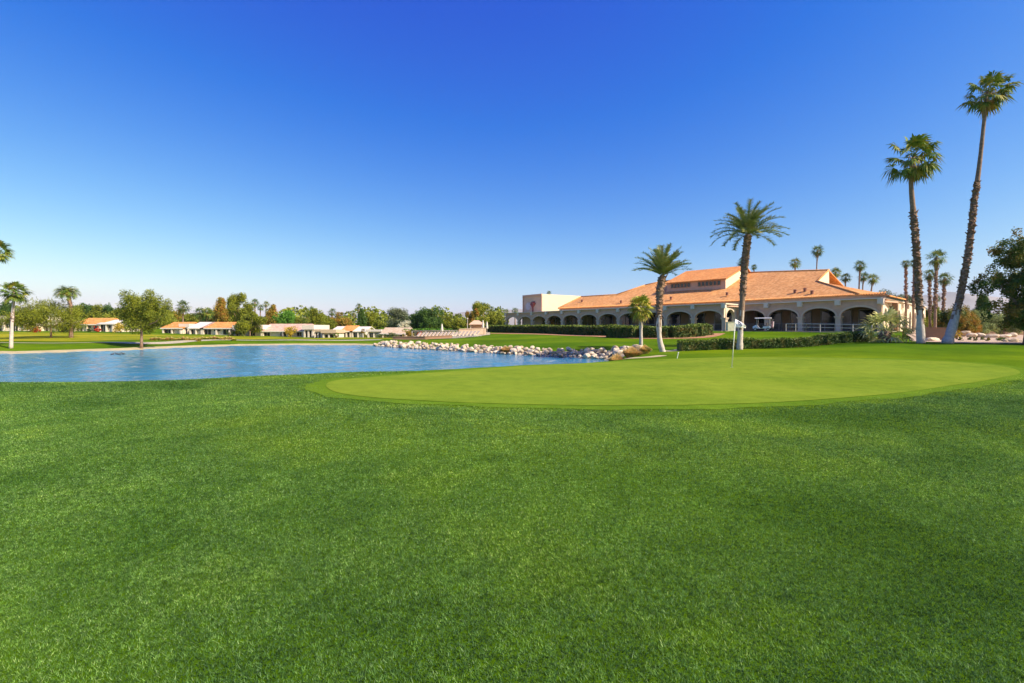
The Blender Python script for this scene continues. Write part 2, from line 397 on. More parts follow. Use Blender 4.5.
def sheet(name, poly, mat, off, step=.5, edge=0):
    """a sheet that follows the ground inside a polygon, its border clipped exactly"""
    poly = np.array(poly, float); bm = bmesh.new()
    x0, y0 = poly.min(0) - step; x1, y1 = poly.max(0) + step
    X = np.arange(x0, x1 + step, step); Y = np.arange(y0, y1 + step, step)
    vs = [[bm.verts.new((x, y, 0)) for x in X] for y in Y]
    sd = sdist(poly, *[a.ravel() for a in np.meshgrid(X, Y)]).reshape(len(Y), len(X))
    for j in range(len(Y) - 1):
        for i in range(len(X) - 1):
            if sd[j:j + 2, i:i + 2].min() < 0: bm.faces.new((vs[j][i], vs[j][i + 1], vs[j + 1][i + 1], vs[j + 1][i]))
    for v in [v for v in bm.verts if not v.link_faces]: bm.verts.remove(v)
    # pull outside vertices onto the border
    n = len(poly)
    for v in bm.verts:
        p = np.array((v.co.x, v.co.y)); 
        if sdist(poly, p[:1], p[1:])[0] > 0:
            best = None
            for k in range(n):
                a = poly[k]; e = poly[(k + 1) % n] - a
                t = min(1, max(0, float(np.dot(p - a, e) / np.dot(e, e)))); q = a + e * t
                dd = float(np.sum((p - q) ** 2))
                if best is None or dd < best[0]: best = (dd, q)
            v.co.x, v.co.y = best[1]
    bmesh.ops.remove_doubles(bm, verts=bm.verts, dist=.004)
    xy = np.array([(v.co.x, v.co.y) for v in bm.verts]); z = T(xy[:, 0], xy[:, 1])
    for v, zz in zip(bm.verts, z): v.co.z = zz + off
    bmesh.ops.recalc_face_normals(bm, faces=bm.faces)
    me = bpy.data.meshes.new(name); bm.to_mesh(me); bm.free()
    if me.polygons and sum(p.normal.z for p in me.polygons) < 0: me.flip_normals()
    for p in me.polygons: p.use_smooth = True
    return tag(link(name, me, mat), kind='structure')
def smooth_poly(pts, n=8):
    pts = np.array(pts, float); out = []
    m = len(pts)
    for i in range(m):
        p0, p1, p2, p3 = pts[i - 1], pts[i], pts[(i + 1) % m], pts[(i + 2) % m]
        for t in np.arange(n) / n:
            out.append(.5 * ((2 * p1) + (-p0 + p2) * t + (2 * p0 - 5 * p1 + 4 * p2 - p3) * t * t + (-p0 + 3 * p1 - 3 * p2 + p3) * t ** 3))
    return np.array(out)
gpx = [(326, 386), (338, 393), (380, 398.5), (450, 402.5), (530, 405), (620, 406), (710, 405), (790, 402), (870, 396), (940, 387.5), (990, 380), (1020, 373.5), (1005, 367), (950, 362), (880, 359.5), (800, 358), (740, 357.5), (680, 359), (620, 361.5), (560, 364.5), (500, 368), (440, 372.5), (370, 377.5), (335, 381)]
green = smooth_poly([ground(*p) for p in gpx])
def grow(poly, d):
    poly = np.array(poly); c = []; n = len(poly)
    area = np.sum(poly[:, 0] * np.roll(poly[:, 1], -1) - np.roll(poly[:, 0], -1) * poly[:, 1]); sg = 1 if area > 0 else -1
    for i in range(n):
        t = poly[(i + 1) % n] - poly[i - 1]; t /= np.linalg.norm(t); k = d * (1 + .18 * math.sin(i * .7) + .1 * math.sin(i * 1.9)); c.append(poly[i] + np.array((t[1], -t[0])) * sg * k)
    return np.array(c)
sheet('green_collar', grow(green, .5), M['collar'], .009, .5)
sheet('putting_green', green, M['green'], .017, .5)

def ribbon(cl, width):
    cl = np.array(cl, float); L = []; Rr = []
    for i in range(len(cl)):
        d = cl[min(i + 1, len(cl) - 1)] - cl[max(i - 1, 0)]; d /= np.linalg.norm(d); nn = np.array((-d[1], d[0]))
        wd = width[i] if isinstance(width, (list, tuple)) else width
        L.append(cl[i] + nn * wd / 2); Rr.append(cl[i] - nn * wd / 2)
    return L + Rr[::-1]
def curve(pts, n=6):
    pts = np.array(pts, float); out = []
    q = np.vstack([2 * pts[0] - pts[1], pts, 2 * pts[-1] - pts[-2]])
    for i in range(1, len(q) - 2):
        p0, p1, p2, p3 = q[i - 1], q[i], q[i + 1], q[i + 2]
        for t in np.arange(n) / n:
            out.append(.5 * ((2 * p1) + (-p0 + p2) * t + (2 * p0 - 5 * p1 + 4 * p2 - p3) * t * t + (-p0 + 3 * p1 - 3 * p2 + p3) * t ** 3))
    out.append(pts[-1]); return np.array(out)

# pond
wx = np.arange(-112, 13, .22); wy = np.arange(12, 76, .22); WX, WY = np.meshgrid(wx, wy)
wz = np.zeros(WX.shape); wr = np.random.default_rng(3)
for k in range(46):                       # wind ripples as real waves
    lam = .55 * (5.0 ** wr.random()); th = wr.normal() * .8 + 1.9; kk = 2 * np.pi / lam
    wz += (.058 / math.sqrt(46 / 2) / kk) * np.sin(kk * (WX * math.cos(th) + WY * math.sin(th)) + wr.random() * 6.28)
wi = np.arange(WX.size).reshape(WX.shape); wf = np.stack([wi[:-1, :-1], wi[:-1, 1:], wi[1:, 1:], wi[1:, :-1]], -1).reshape(-1, 4)
cx = WX.ravel()[wf].mean(1); cy = WY.ravel()[wf].mean(1); keep = sdist(shore, cx, cy) < 1.2; wf = wf[keep]
us, inv = np.unique(wf, return_inverse=True)
tag(link('water', arr_mesh('water', np.stack([WX.ravel(), WY.ravel(), WL + wz.ravel()], 1)[us], inv.reshape(-1, 4), smooth=True), M['water']), kind='structure')
# sandy rim of the far bank, cart paths, mulch bed, desert
far = [p for p in shore[2:13]]
def offs(pl, d):
    pl = np.array(pl); o = []
    for i in range(len(pl)):
        t = pl[min(i + 1, len(pl) - 1)] - pl[max(i - 1, 0)]; t /= np.linalg.norm(t); o.append(pl[i] + np.array((-t[1], t[0])) * d)
    return o
sheet('sandy_bank', ribbon(offs(far, .55), 1.5), M['sand'], .03, .5)
sheet('fairway', smooth_poly([(-112, 62), (-78, 60), (-58, 64), (-50, 72), (-36, 79), (-12, 80), (-14, 88), (-34, 94), (-60, 92), (-84, 92), (-112, 84)], 5), M['fairway'], .03, .8)
cp = curve([(-78, 50.5), (-62, 54), (-50, 55.5), (-44.5, 60), (-43.5, 66), (-41, 71.5), (-31, 74.5), (-20, 74.5)])
sheet('cart_path', ribbon(cp, 1.7), M['concrete'], .03, .7)
sp = [ground(*p) for p in [(606, 360.2), (628, 358.6), (650, 357.2), (664, 355.6)]]
sheet('sandy_path', ribbon(curve(sp), [.25] + [.7] * (len(curve(sp)) - 2) + [.3]), M['sand'], .02, .35)
sp2 = [((x - 512) * D / F, D) for x, D in [(664, 36.8), (675, 37.5), (690, 40)]]
sheet('garden_path', ribbon(curve(sp2), .9), M['concrete'], .02, .35)
ml = [((x - 512) * D / F, D) for x, D in [(478, 101), (505, 96), (560, 79), (600, 68.5), (612, 64.5), (640, 59), (670, 57), (695, 57.5), (708, 60), (716, 66)]]
sheet('mulch_bed', ribbon(curve(ml), 2.4), M['mulch'], .03, .6)
ds = [((x - 512) * D / F, D) for x, D in [(912, 41.5), (952, 37.5), (1000, 36), (1080, 34), (1180, 40), (1180, 90), (1000, 96), (920, 92), (905, 60)]]
sheet('desert_ground', ds, M['desert'], .03, .8)
pt = [((x - 512) * D / F, D) for x, D in [(396, 76), (455, 76), (490, 88), (490, 108), (396, 104)]]
sheet('patio', pt, M['concrete'], .04, .8)

# distant mountains
mx = np.linspace(-9000, 9000, 240); my = np.linspace(4300, 6800, 24)
MX, MY = np.meshgrid(mx, my)
prof_x = [-9000, -4000, -1500, -1100, -560, -300, 100, 900, 2400, 3900, 4500, 4900, 6000, 9000]
prof_y = [318, 321, 320, 317, 313, 311.5, 310, 306, 300, 296.5, 293, 294.5, 297, 300]
hh = (HZ - np.interp(MX, prof_x, prof_y)) * 5200 / F
from mathutils import noise as mn
nz = np.array([mn.fractal(Vector((a * .0011, b * .0011, .3)), .9, 2.1, 6) for a, b in zip(MX.ravel(), MY.ravel())]).reshape(MX.shape)
env = np.clip(np.interp(MY, [4300, 5200, 6800], [0, 1, .55]), 0, 1)
MZ = hh * env * (1 + .22 * nz) + nz * 22 * env
mi = np.arange(MX.size).reshape(MX.shape); mf = np.stack([mi[:-1, :-1], mi[:-1, 1:], mi[1:, 1:], mi[1:, :-1]], -1).reshape(-1, 4)
tag(link('mountains', arr_mesh('mountains', np.stack([MX.ravel(), MY.ravel(), MZ.ravel()], 1), mf, smooth=False), M['mountain']), kind='structure')
# air
hm = bpy.data.materials.new('haze'); hm.use_nodes = True; hn = hm.node_tree; hn.nodes.clear()
ho = hn.nodes.new('ShaderNodeOutputMaterial'); pv = hn.nodes.new('ShaderNodeVolumePrincipled'); hn.links.new(pv.outputs[0], ho.inputs['Volume'])
pv.inputs['Color'].default_value = (.66, .82, 1, 1); pv.inputs['Density'].default_value = HAZE = .00006; pv.inputs['Anisotropy'].default_value = 0.0
hb = MB().box(-9700, 9700, -600, 9700, -3.2, 640)
tag(hb.build('haze', hm), 'thin pale air over the whole plain', 'haze', kind='stuff')

# ------------------------------------------------------------------ turf blades of the foreground
def blades():
    n = 1900000
    # ground density falls with distance, blade width grows with it
    u = rng.random(n)
    d0, d1, d2 = 1.6, 3.2, 21.0
    a1 = (d1 ** 2 - d0 ** 2) / 2; a2 = d1 ** 2 * math.log(d2 / d1)
    tot = a1 + a2
    D = np.where(u < a1 / tot, np.sqrt(d0 ** 2 + 2 * u * tot), d1 * np.exp(np.clip((u * tot - a1), 0, None) / d1 ** 2))
    X = (rng.random(n) * 2 - 1) * (D * 1.10 + .6)
    gsd = sdist(green, X, D) + .12 * np.sin(X * 2.3 + D * 3.1) + .08 * np.sin(X * 5.7)
    keep = (rng.random(n) < np.clip(gsd / 1.1, 0, 1) ** 1.2) & (sdist(shore, X, D) > .3)
    keep &= rng.random(n) < np.clip((d2 - D) / 6, 0, 1)
    X, D = X[keep], D[keep]; n = len(X)
    Z = T(X, D) - .004
    fac = np.maximum(D / 3.2, 1)
    h = (.009 + .013 * rng.random(n)) * (1 + .12 * (fac - 1)); wd = (.0013 + .0014 * rng.random(n)) * fac * 1.02
    a = rng.random(n) * 2 * np.pi; b = rng.random(n) * 2 * np.pi
    lean = h * (.3 + 1.2 * rng.random(n) ** 1.4)
    px = np.stack([np.cos(a) * wd, np.sin(a) * wd, np.zeros(n)], 1)
    c = np.stack([X, D, Z], 1)
    tip = c + np.stack([np.cos(b) * lean, np.sin(b) * lean, h], 1)
    V = np.stack([c - px, c + px, tip], 1).reshape(-1, 3)
    t = np.clip(rng.beta(2.2, 2.6, n) + (rng.random(n) > .965) * .5, 0, 1)
    me = arr_mesh('grass', V, np.arange(3 * n).reshape(-1, 3), attr=np.repeat(t, 3))
    tag(link('grass', me, M['blade']), 'short mown green turf around the near edge of the putting green', 'grass', kind='stuff')
import os
if not os.environ.get('NOGRASS'): blades()
# ------------------------------------------------------------------ clubhouse
FLZ = 1.30; TOP = 5.48
club = empty('clubhouse', (32, 73, 1.2), 0, 'long stucco clubhouse with clay tile roof and arcade of arches', 'clubhouse')
CB = Vector((32, 73, 1.2))
def child(o, parent=club):
    o.parent = parent; me = o.data
    off = CB if parent is club else Vector((0, 0, 0))
    me.transform(Matrix.Translation(-CB)); return o
def cpart(mb, name, mat, uv=False, smooth=False, parent=club, label=None):
    me = mb.mesh(name, smooth)
    if uv: planar_uv(me)
    me.transform(Matrix.Translation(-CB))
    o = link(name, me, mat, parent)
    if label: o['label'] = label
    return o
A0 = np.array((32., 73.)); A1 = np.array((-1.5, 120.))
B0 = np.array((35.4, 76.2)); B1 = np.array((45.8, 60.))
def unit(v): return v / np.linalg.norm(v)
def frame2(p, q):
    d = unit(q - p); n = np.array((d[1], -d[0]))
    return d, n
def archbay(p, q, nout, z0, z1, spring, rise, colw, thick, round_=False):
    """wall between two columns with an arched opening; returns mesh builder"""
    m = MB(); d = unit(q - p); L = np.linalg.norm(q - p); a0 = colw / 2; a1 = L - colw / 2
    def W(s, o, z): x = p + d * s - nout * o; return (x[0], x[1], z)
    N = 18; cs = (a0 + a1) / 2; hw = (a1 - a0) / 2
    arc = [(cs - hw * math.cos(math.pi * k / N), spring + rise * math.sin(math.pi * k / N)) for k in range(N + 1)]
    for k in range(N):
        (s0, h0), (s1, h1) = arc[k], arc[k + 1]
        for o in (0, thick):
            f = [W(s0, o, h0), W(s1, o, h1), W(s1, o, z1), W(s0, o, z1)]
            m.add(f, [(0, 1, 2, 3)] if o else [(3, 2, 1, 0)])
        m.add([W(s0, 0, h0), W(s1, 0, h1), W(s1, thick, h1), W(s0, thick, h0)], [(0, 1, 2, 3)])
    m.add([W(a0, 0, z1), W(a1, 0, z1), W(a1, thick, z1), W(a0, thick, z1)], [(0, 1, 2, 3)])
    # piers at both ends from the spring line up
    for (u0, u1) in ((-.0, a0), (a1, L)):
        for o in (0, thick):
            m.add([W(u0, o, spring), W(u1, o, spring), W(u1, o, z1), W(u0, o, z1)], [(0, 1, 2, 3)])
    # raised ring round the arch
    r = MB()
    for k in range(N):
        (s0, h0), (s1, h1) = arc[k], arc[k + 1]
        def o_(s, h, e):
            vx, vz = (s - cs) / hw, (h - spring) / rise; l = math.hypot(vx, vz) or 1
            return (s + vx / l * e, h + vz / l * e)
        p0, p1 = o_(s0, h0, .22), o_(s1, h1, .22)
        r.add([W(s0, -.05, h0), W(s1, -.05, h1), W(p1[0], -.05, p1[1]), W(p0[0], -.05, p0[1]),
               W(s0, 0, h0), W(s1, 0, h1), W(p1[0], 0, p1[1]), W(p0[0], 0, p0[1])],
              [(0, 1, 2, 3), (3, 2, 6, 7), (0, 4, 5, 1)])
    return m, r
def column(c, nout, d, z0, zs, w_, mat='tan'):
    m = MB(); X = np.array((d[0], d[1], 0)) * w_ / 2; Y = np.array((nout[0], nout[1], 0)) * w_ / 2; Z = lambda h: (0, 0, h / 2)
    o = lambda a, b, k: m.obox((c[0] - nout[0] * .2, c[1] - nout[1] * .2, (a + b) / 2), X * k, Y * k, Z(b - a))
    o(z0, z0 + .35, 1.25); o(z0 + .352, zs - .30, 1.0); o(zs - .298, zs - .16, 1.18); o(zs - .158, zs, 1.38)
    return m
def arcade(p, q, n, z1=TOP, name='arcade_wall', colw=.62, mats=('taupe', 'tan')):
    d = unit(q - p); nout = np.array((d[1], -d[0]))
    if np.dot(nout, -p) < 0: nout = -nout
    pts = [p + (q - p) * k / n for k in range(n + 1)]
    for k in range(n):
        m, r = archbay(pts[k], pts[k + 1], nout, FLZ, z1 - .55, 3.30, 1.12, colw, .42)
        cpart(m, name, M[mats[0]]); cpart(r, 'arch_moulding', M[mats[1]])
    for k in range(n + 1):
        cpart(column(pts[k], nout, d, FLZ - .3, 3.30, colw), 'column', M['tan'])
    # recessed frieze, cornice and block caps over the piers
    L = np.linalg.norm(q - p); mid = (p + q) / 2
    D3 = np.array((d[0], d[1], 0)); N3 = np.array((nout[0], nout[1], 0))
    fr = MB().obox((*(mid - nout * .27), z1 - .33), D3 * L / 2, N3 * .15, (0, 0, .215)); cpart(fr, 'frieze', M[mats[0]])
    co_ = MB().obox((*(mid - nout * .1), z1 - .06), D3 * (L / 2 + .15), N3 * .42, (0, 0, .055)); cpart(co_, 'cornice', M['fascia'])
    for k in range(n + 1):
        b = MB().obox((*(pts[k] + nout * .06), z1 - .42), D3 * .33, N3 * .22, (0, 0, .34)).obox((*(pts[k] + nout * .10), z1 - .42), D3 * .2, N3 * .22, (0, 0, .2))
        cpart(b, 'block_cap', M['trim'])
    return pts, d, nout
ptsL, dL_, nL_ = arcade(A0, A1, 11)
ptsR, dR_, nR_ = arcade(B1, B0, 4)
# side face of the projecting arcade: one arch, its sunlight put into the cream colour
sd_ = unit(B0 - A0); sn = np.array((sd_[1], -sd_[0]))
m, r = archbay(A0, B0, sn, FLZ, TOP - .2, 3.30, 1.3, 1.5, .42)
cpart(m, 'porch_side_wall', M['cream']); cpart(r, 'arch_moulding', M['cream'])
for c in (A0 + sd_ * .55, B0 - sd_ * .45):
    cpart(MB().obox((*(c - sn * .21), (FLZ - .3 + 3.3) / 2), np.array((*sd_, 0)) * .375, np.array((*sn, 0)) * .21, (0, 0, (3.3 - FLZ + .3) / 2)), 'column', M['cream'])
cpart(MB().obox((*((A0 + B0) / 2 + sn * .05), TOP - .1), np.array((*sd_, 0)) * 2.6, np.array((*sn, 0)) * .35, (0, 0, .095)), 'cornice', M['cream'])

# floors, flat arcade roofs, inner walls with doors
def quadbox(a, b, c, d_, z0, z1):
    return MB().add([(*a, z0), (*b, z0), (*c, z0), (*d_, z0), (*a, z1), (*b, z1), (*c, z1), (*d_, z1)],
                    [(0, 3, 2, 1), (4, 5, 6, 7), (0, 1, 5, 4), (1, 2, 6, 5), (2, 3, 7, 6), (3, 0, 4, 7)])
inL = -nL_; inR = -nR_
cpart(quadbox(A0 + nL_ * 1.0, A1 + nL_ * 1.0, A1 + inL * 8, A0 + inL * 8, .2, FLZ), 'terrace_floor', M['concrete'])
cpart(quadbox(B1 + nR_ * 1.2, B0 + nR_ * 1.2, B0 + inR * 7.7, B1 + inR * 7.7, .2, FLZ - .004), 'terrace_floor', M['concrete'])
cpart(quadbox(A0 + inL * .45, A1 + inL * .45, A1 + inL * 5.2, A0 + inL * 5.2, TOP - .50, TOP - .30), 'arcade_roof', M['taupe'])
cpart(quadbox(B1 + inR * .45, B0 + inR * .45, B0 + inR * 5.2, B1 + inR * 5.2, TOP - .51, TOP - .31), 'arcade_roof', M['taupe'])
for (a, b, inn, n, dd) in ((A0, A1, inL, 11, dL_), (B0, B1, inR, 4, unit(B1 - B0))):
    cpart(quadbox(a + inn * 5.0, b + inn * 5.0, b + inn * 5.3, a + inn * 5.3, FLZ - .1, 4.97), 'inner_wall', M['brownwall'])  # brown, darkened to put the shade behind the arches into the wall colour
    L = np.linalg.norm(b - a)
    for k in range(n):
        c = a + (b - a) * (k + .5) / n + inn * 4.96; wdt = 1.95 if k % 3 != 1 else 1.5; hgt = 2.9
        D3 = np.array((*unit(b - a), 0)); N3 = np.array((*inn, 0))
        fo = cpart(MB().obox((*c, FLZ + hgt / 2), D3 * wdt, N3 * .05, (0, 0, hgt / 2)), 'glass_door', M['darkglass'])
        fm = MB()
        for s in (-1, 0, 1): fm.obox((*(c + unit(b - a) * wdt * s - inn * .03), FLZ + hgt / 2), D3 * .06, N3 * .07, (0, 0, hgt / 2 + .05))
        fm.obox((*(c - inn * .03), FLZ + hgt + .03), D3 * (wdt + .06), N3 * .07, (0, 0, .07))
        cpart(fm, 'door_frame', M['iron'], parent=fo)
# wall behind the frieze carrying the tile roof (right section)
# ---- tile roofs: every corner lies on its own roof plane
def plane_from(p, q, slope, inn):
    """plane through the horizontal eave p-q rising inwards"""
    e = (q - p); e = e / np.linalg.norm(e); i3 = np.array((inn[0], inn[1], slope)); n = np.cross(e, i3); n /= np.linalg.norm(n)
    return p, n
def hit(px, pl):
    o = np.array((0, 0, EYE)); d = P(px[0], px[1], 1.0) - o
    t = np.dot(pl[0] - o, pl[1]) / np.dot(d, pl[1]); return o + d * t
EZ = 6.10
E885 = np.array((46.8, 60.65, EZ)); E740 = np.array((36.3, 76.9, EZ)); E558 = np.array((10.2, 107.0, EZ))
E860 = E885 + (E740 - E885) * .144
pR = plane_from(E885, E740, .40, inR); pL = plane_from(E740, E558, .42, inL)
T7 = hit((829, 270), pR); G = hit((817, 281.2), pR); V = hit((743, 272.8), pR); T4 = hit((661, 281.6), pL); T3 = hit((645, 285.2), pL); T2 = hit((617, 294.6), pL); T1 = hit((581, 296.8), pL)
def back(pt, inn, drop_to=EZ, slope=.45):
    k = (pt[2] - drop_to) / slope; return np.array((pt[0] + inn[0] * k, pt[1] + inn[1] * k, drop_to))
Gd = G; TH = .16
def slab(polys, name, mat):
    m = MB()
    for poly in polys:
        n = len(poly); m.add(poly, [tuple(range(n))])
        low = [np.array(p) - (0, 0, TH) for p in poly]; m.add(low, [tuple(reversed(range(n)))])
        for i in range(n):
            a, b = poly[i], poly[(i + 1) % n]; m.add([a, b, low[(i + 1) % n], low[i]], [(3, 2, 1, 0)])
    o = cpart(m, name, mat, uv=True); return o
slab([[E860, G, T7, V, E740]], 'roof', M['tile'])
slab([[E740, V, T4, T3, T2, T1, E558]], 'roof', M['tile'])
print('ROOF', [tuple(round(float(c), 1) for c in p) for p in (T7, G, V, T4, T3, T2, T1)])
# far slopes
slab([[T7, back(T7, inR), back(V, inR), V], [V, back(V, inL), back(T4, inL), T4], [T4, back(T4, inL), back(T3, inL), T3], [T3, back(T3, inL), back(T2, inL), T2], [T2, back(T2, inL), back(T1, inL), T1]], 'rear_roof', M['tile'])
# hip end towards the parking side
e_dir = np.array((*unit(np.array((27.3, 25.5))), 0))
C881 = E885 + np.array((0.3, -.3, 0)); Hb = C881 + e_dir * 12
slab([[E860, C881 + (0, 0, -.25), Hb + (0, 0, -.25), G + e_dir * 9 + (0, 0, -.5), G]], 'hip_roof', M['tile'])
# ridge and verge tiles
def ridge(a, b, r=.13):
    cpart(MB().tube([a, b], r, 8), 'ridge_tiles', M['tile'], uv=True, smooth=True)
for a, b in ((T7, V), (T4, T3), (T3, T2), (T2, T1), (V, T4), (T7, G), (G, E860), (T1, E558)): ridge(a + (0, 0, .03), b + (0, 0, .03))
# small gable under the verge
gb = G + e_dir * 3.2 + (0, 0, .3); t7l = T7 - (0, 0, .2)
cpart(MB().add([G, t7l, T7 + e_dir * .1 - (0, 0, 2.3)], [(0, 1, 2)]), 'gable_wall', M['cream'])
# wall under the eave
up = MB()
for a, b in ((E885, E740), (E740, E558)):
    inn = inR if a is E885 else inL; o3 = np.array((*inn, 0)) * .35
    up.add([a + o3 - (0, 0, .02), b + o3 - (0, 0, .02), b + o3 - (0, 0, .95), a + o3 - (0, 0, .95)], [(0, 1, 2, 3)])
cpart(up, 'eave_wall', M['tan'])
nd = MB()
for a, b in ((E885, E740), (E740, E558)):
    L = np.linalg.norm(b - a); k = int(L / .30)
    for i in range(k):
        c = a + (b - a) * (i + .5) / k; inn = inR if a is E885 else inL; o3 = np.array((*inn, 0))
        nd.tube([c - o3 * .06 + (0, 0, -.05), c + o3 * .5 + (0, 0, .16)], .085, 6)
cpart(nd, 'eave_tiles', M['tile'], uv=True)
for px in ((805, 291.5), (795, 293), (687, 282), (582, 302), (621, 303), (671, 299.5), (727, 295.4), (812, 294)):
    q = hit(px, pR if px[0] > 740 else pL)
    if px[0] != 687: cpart(MB().tube([q, q + (0, 0, .45)], .2, 10).tube([q + (0, 0, .45), q + (0, 0, .55)], [.3, .1], 10), 'roof_vent', M['vent'])
# ---- clerestory
w0 = hit((666.6, 291), pL); w1 = hit((725.6, 286.8), pL)
w0[2] -= .0; zt = max(EYE + (HZ - 278.6) * w1[1] / F, EYE + (HZ - 283.6) * w0[1] / F)
wdir = unit((w1 - w0)[:2]); win = np.array((-wdir[1], wdir[0])); 
if np.dot(win, inL) < 0: win = -win
# depth to the ridge so that the apex projects at x=744.6
k = (744.6 - 512) / F; wdep = (k * w1[1] - w1[0]) / (win[0] - k * win[1])
zr = EYE + (HZ - 266.6) * (w1[1] + win[1] * wdep) / F
print('CLER', w0, w1, zt, wdep, zr)
i3 = np.array((*win, 0)); u3 = np.array((*wdir, 0))
f0 = np.array((*w0[:2], zt)); f1 = np.array((*w1[:2], zt)); r0 = np.array((*(w0[:2] + win * wdep), zr)); r1 = np.array((*(w1[:2] + win * wdep), zr))
cpart(MB().add([w0 - (0, 0, 1), w1 - (0, 0, 1), f1, f0], [(0, 1, 2, 3)]), 'clerestory_wall', M['taupe'])  # front darker than the sides, its shade put into the colour
for (a, f, r_) in ((w0, f0, r0), (w1, f1, r1)):
    b0 = r_.copy(); b0[2] = w1[2] - 1
    cpart(MB().add([a - (0, 0, 1), f, r_, b0], [(0, 1, 2, 3)]), 'clerestory_side_wall', M['cream'])  # cream paints the sunlight on the sides
ovh = .45; sl_ = (zr - zt) / wdep
slab([[f0 - i3 * ovh - u3 * .2 + (0, 0, .18 - sl_ * ovh), f1 - i3 * ovh + u3 * .35 + (0, 0, .18 - sl_ * ovh), r1 + u3 * .35 + (0, 0, .18), r0 - u3 * .2 + (0, 0, .18)]], 'clerestory_roof', M['tileorange'])
slab([[r0 - u3 * .2 + (0, 0, .17), r1 + u3 * .35 + (0, 0, .17), r1 + u3 * .35 + i3 * 5 + (0, 0, -2.4), r0 - u3 * .2 + i3 * 5 + (0, 0, -2.4)]], 'rear_roof', M['tile'])
Lw = np.linalg.norm((w1 - w0)[:2]); wh = (zt - w1[2])
for (s0, s1, n) in ((.08, .43, 6), (.55, .93, 6)):
    for i in range(n):
        s = s0 + (s1 - s0) * (i + .5) / n; c = w0 + (w1 - w0) * s; cz = zt - .34 - wh * .22
        hw = (s1 - s0) / n * Lw * .36
        wo_ = cpart(MB().obox((c[0] - win[0] * .03, c[1] - win[1] * .03, cz), u3 * hw, i3 * .03, (0, 0, .36)), 'clerestory_window', M['darkglass'])
        fm = MB()
        for s_ in (-1, 1): fm.obox((*(c[:2] - win * .05 + wdir * hw * s_), cz), u3 * .05, i3 * .05, (0, 0, .41))
        fm.obox((*(c[:2] - win * .05), cz + .38), u3 * hw, i3 * .05, (0, 0, .04)).obox((*(c[:2] - win * .05), cz - .38), u3 * hw, i3 * .05, (0, 0, .04))
        cpart(fm, 'window_frame', M['brownwall'], parent=wo_)
# ---- block tower with emblem at the left end
tc_ = np.array((7.2, 116.)); tl = tc_ + dL_ * 7.4; tr = tc_ + inL * 21; tb = tl + inL * 21; TZ = 9.95
m = MB().add([(*tl, 1), (*tc_, 1), (*tc_, TZ), (*tl, TZ)], [(0, 1, 2, 3)]); cpart(m, 'tower_front', M['tan'])  # tan paints the shade on this face; the other walls are cream
m = MB().add([(*tc_, 1), (*tr, 1), (*tr, TZ), (*tc_, TZ), (*tb, 1), (*tl, 1), (*tl, TZ), (*tb, TZ)], [(0, 1, 2, 3), (1, 4, 7, 2), (4, 5, 6, 7), (3, 2, 7, 6)]); cpart(m, 'tower_wall', M['cream'])
m = MB()
nt_ = nL_; D3 = np.array((*dL_, 0)); N3 = np.array((*nt_, 0)); ctr = (tc_ + tl) / 2
m.obox((*(ctr + nt_ * .1), TZ - .2), D3 * 3.8, N3 * .15, (0, 0, .25)).obox((*(tc_ + nt_ * .1 - dL_ * .02), TZ - 2.6), D3 * .12, N3 * .12, (0, 0, 2.2)).obox((*(tl + nt_ * .1), TZ - 2.6), D3 * .12, N3 * .12, (0, 0, 2.2))
cpart(m, 'tower_trim', M['taupe'])
eg = MB(); ec = ctr + nt_ * .06 + dL_ * 1.6
ring = [(*(ec + dL_ * 1.05 * math.cos(t)), 7.15 + .95 * math.sin(t)) for t in np.linspace(0, 2 * math.pi, 25)[:-1]]
ring2 = [(a + nt_[0] * .08, b + nt_[1] * .08, c) for a, b, c in ring]
eg.add(ring + ring2, [tuple(range(24, 48))] + [(i, (i + 1) % 24, 24 + (i + 1) % 24, 24 + i) for i in range(24)]); emb = cpart(eg, 'emblem', simple('emblem_grey', (.55, .53, .50)))
eg = MB(); e2 = ctr + nt_ * .12 - dL_ * .2
for (o0, z0, o1, z1, r0_, r1_) in ((-.1, 4.9, .0, 6.9, .12, .2), (0, 6.9, -.75, 8.0, .2, .5), (0, 6.9, .7, 7.7, .2, .3), (-.75, 8.0, .6, 8.1, .3, .15)):
    eg.tube([(*(e2 + dL_ * o0), z0), (*(e2 + dL_ * o1), z1)], [r0_, r1_], 6)
cpart(eg, 'emblem_mark', simple('emblem_red', (.30, .09, .08)))
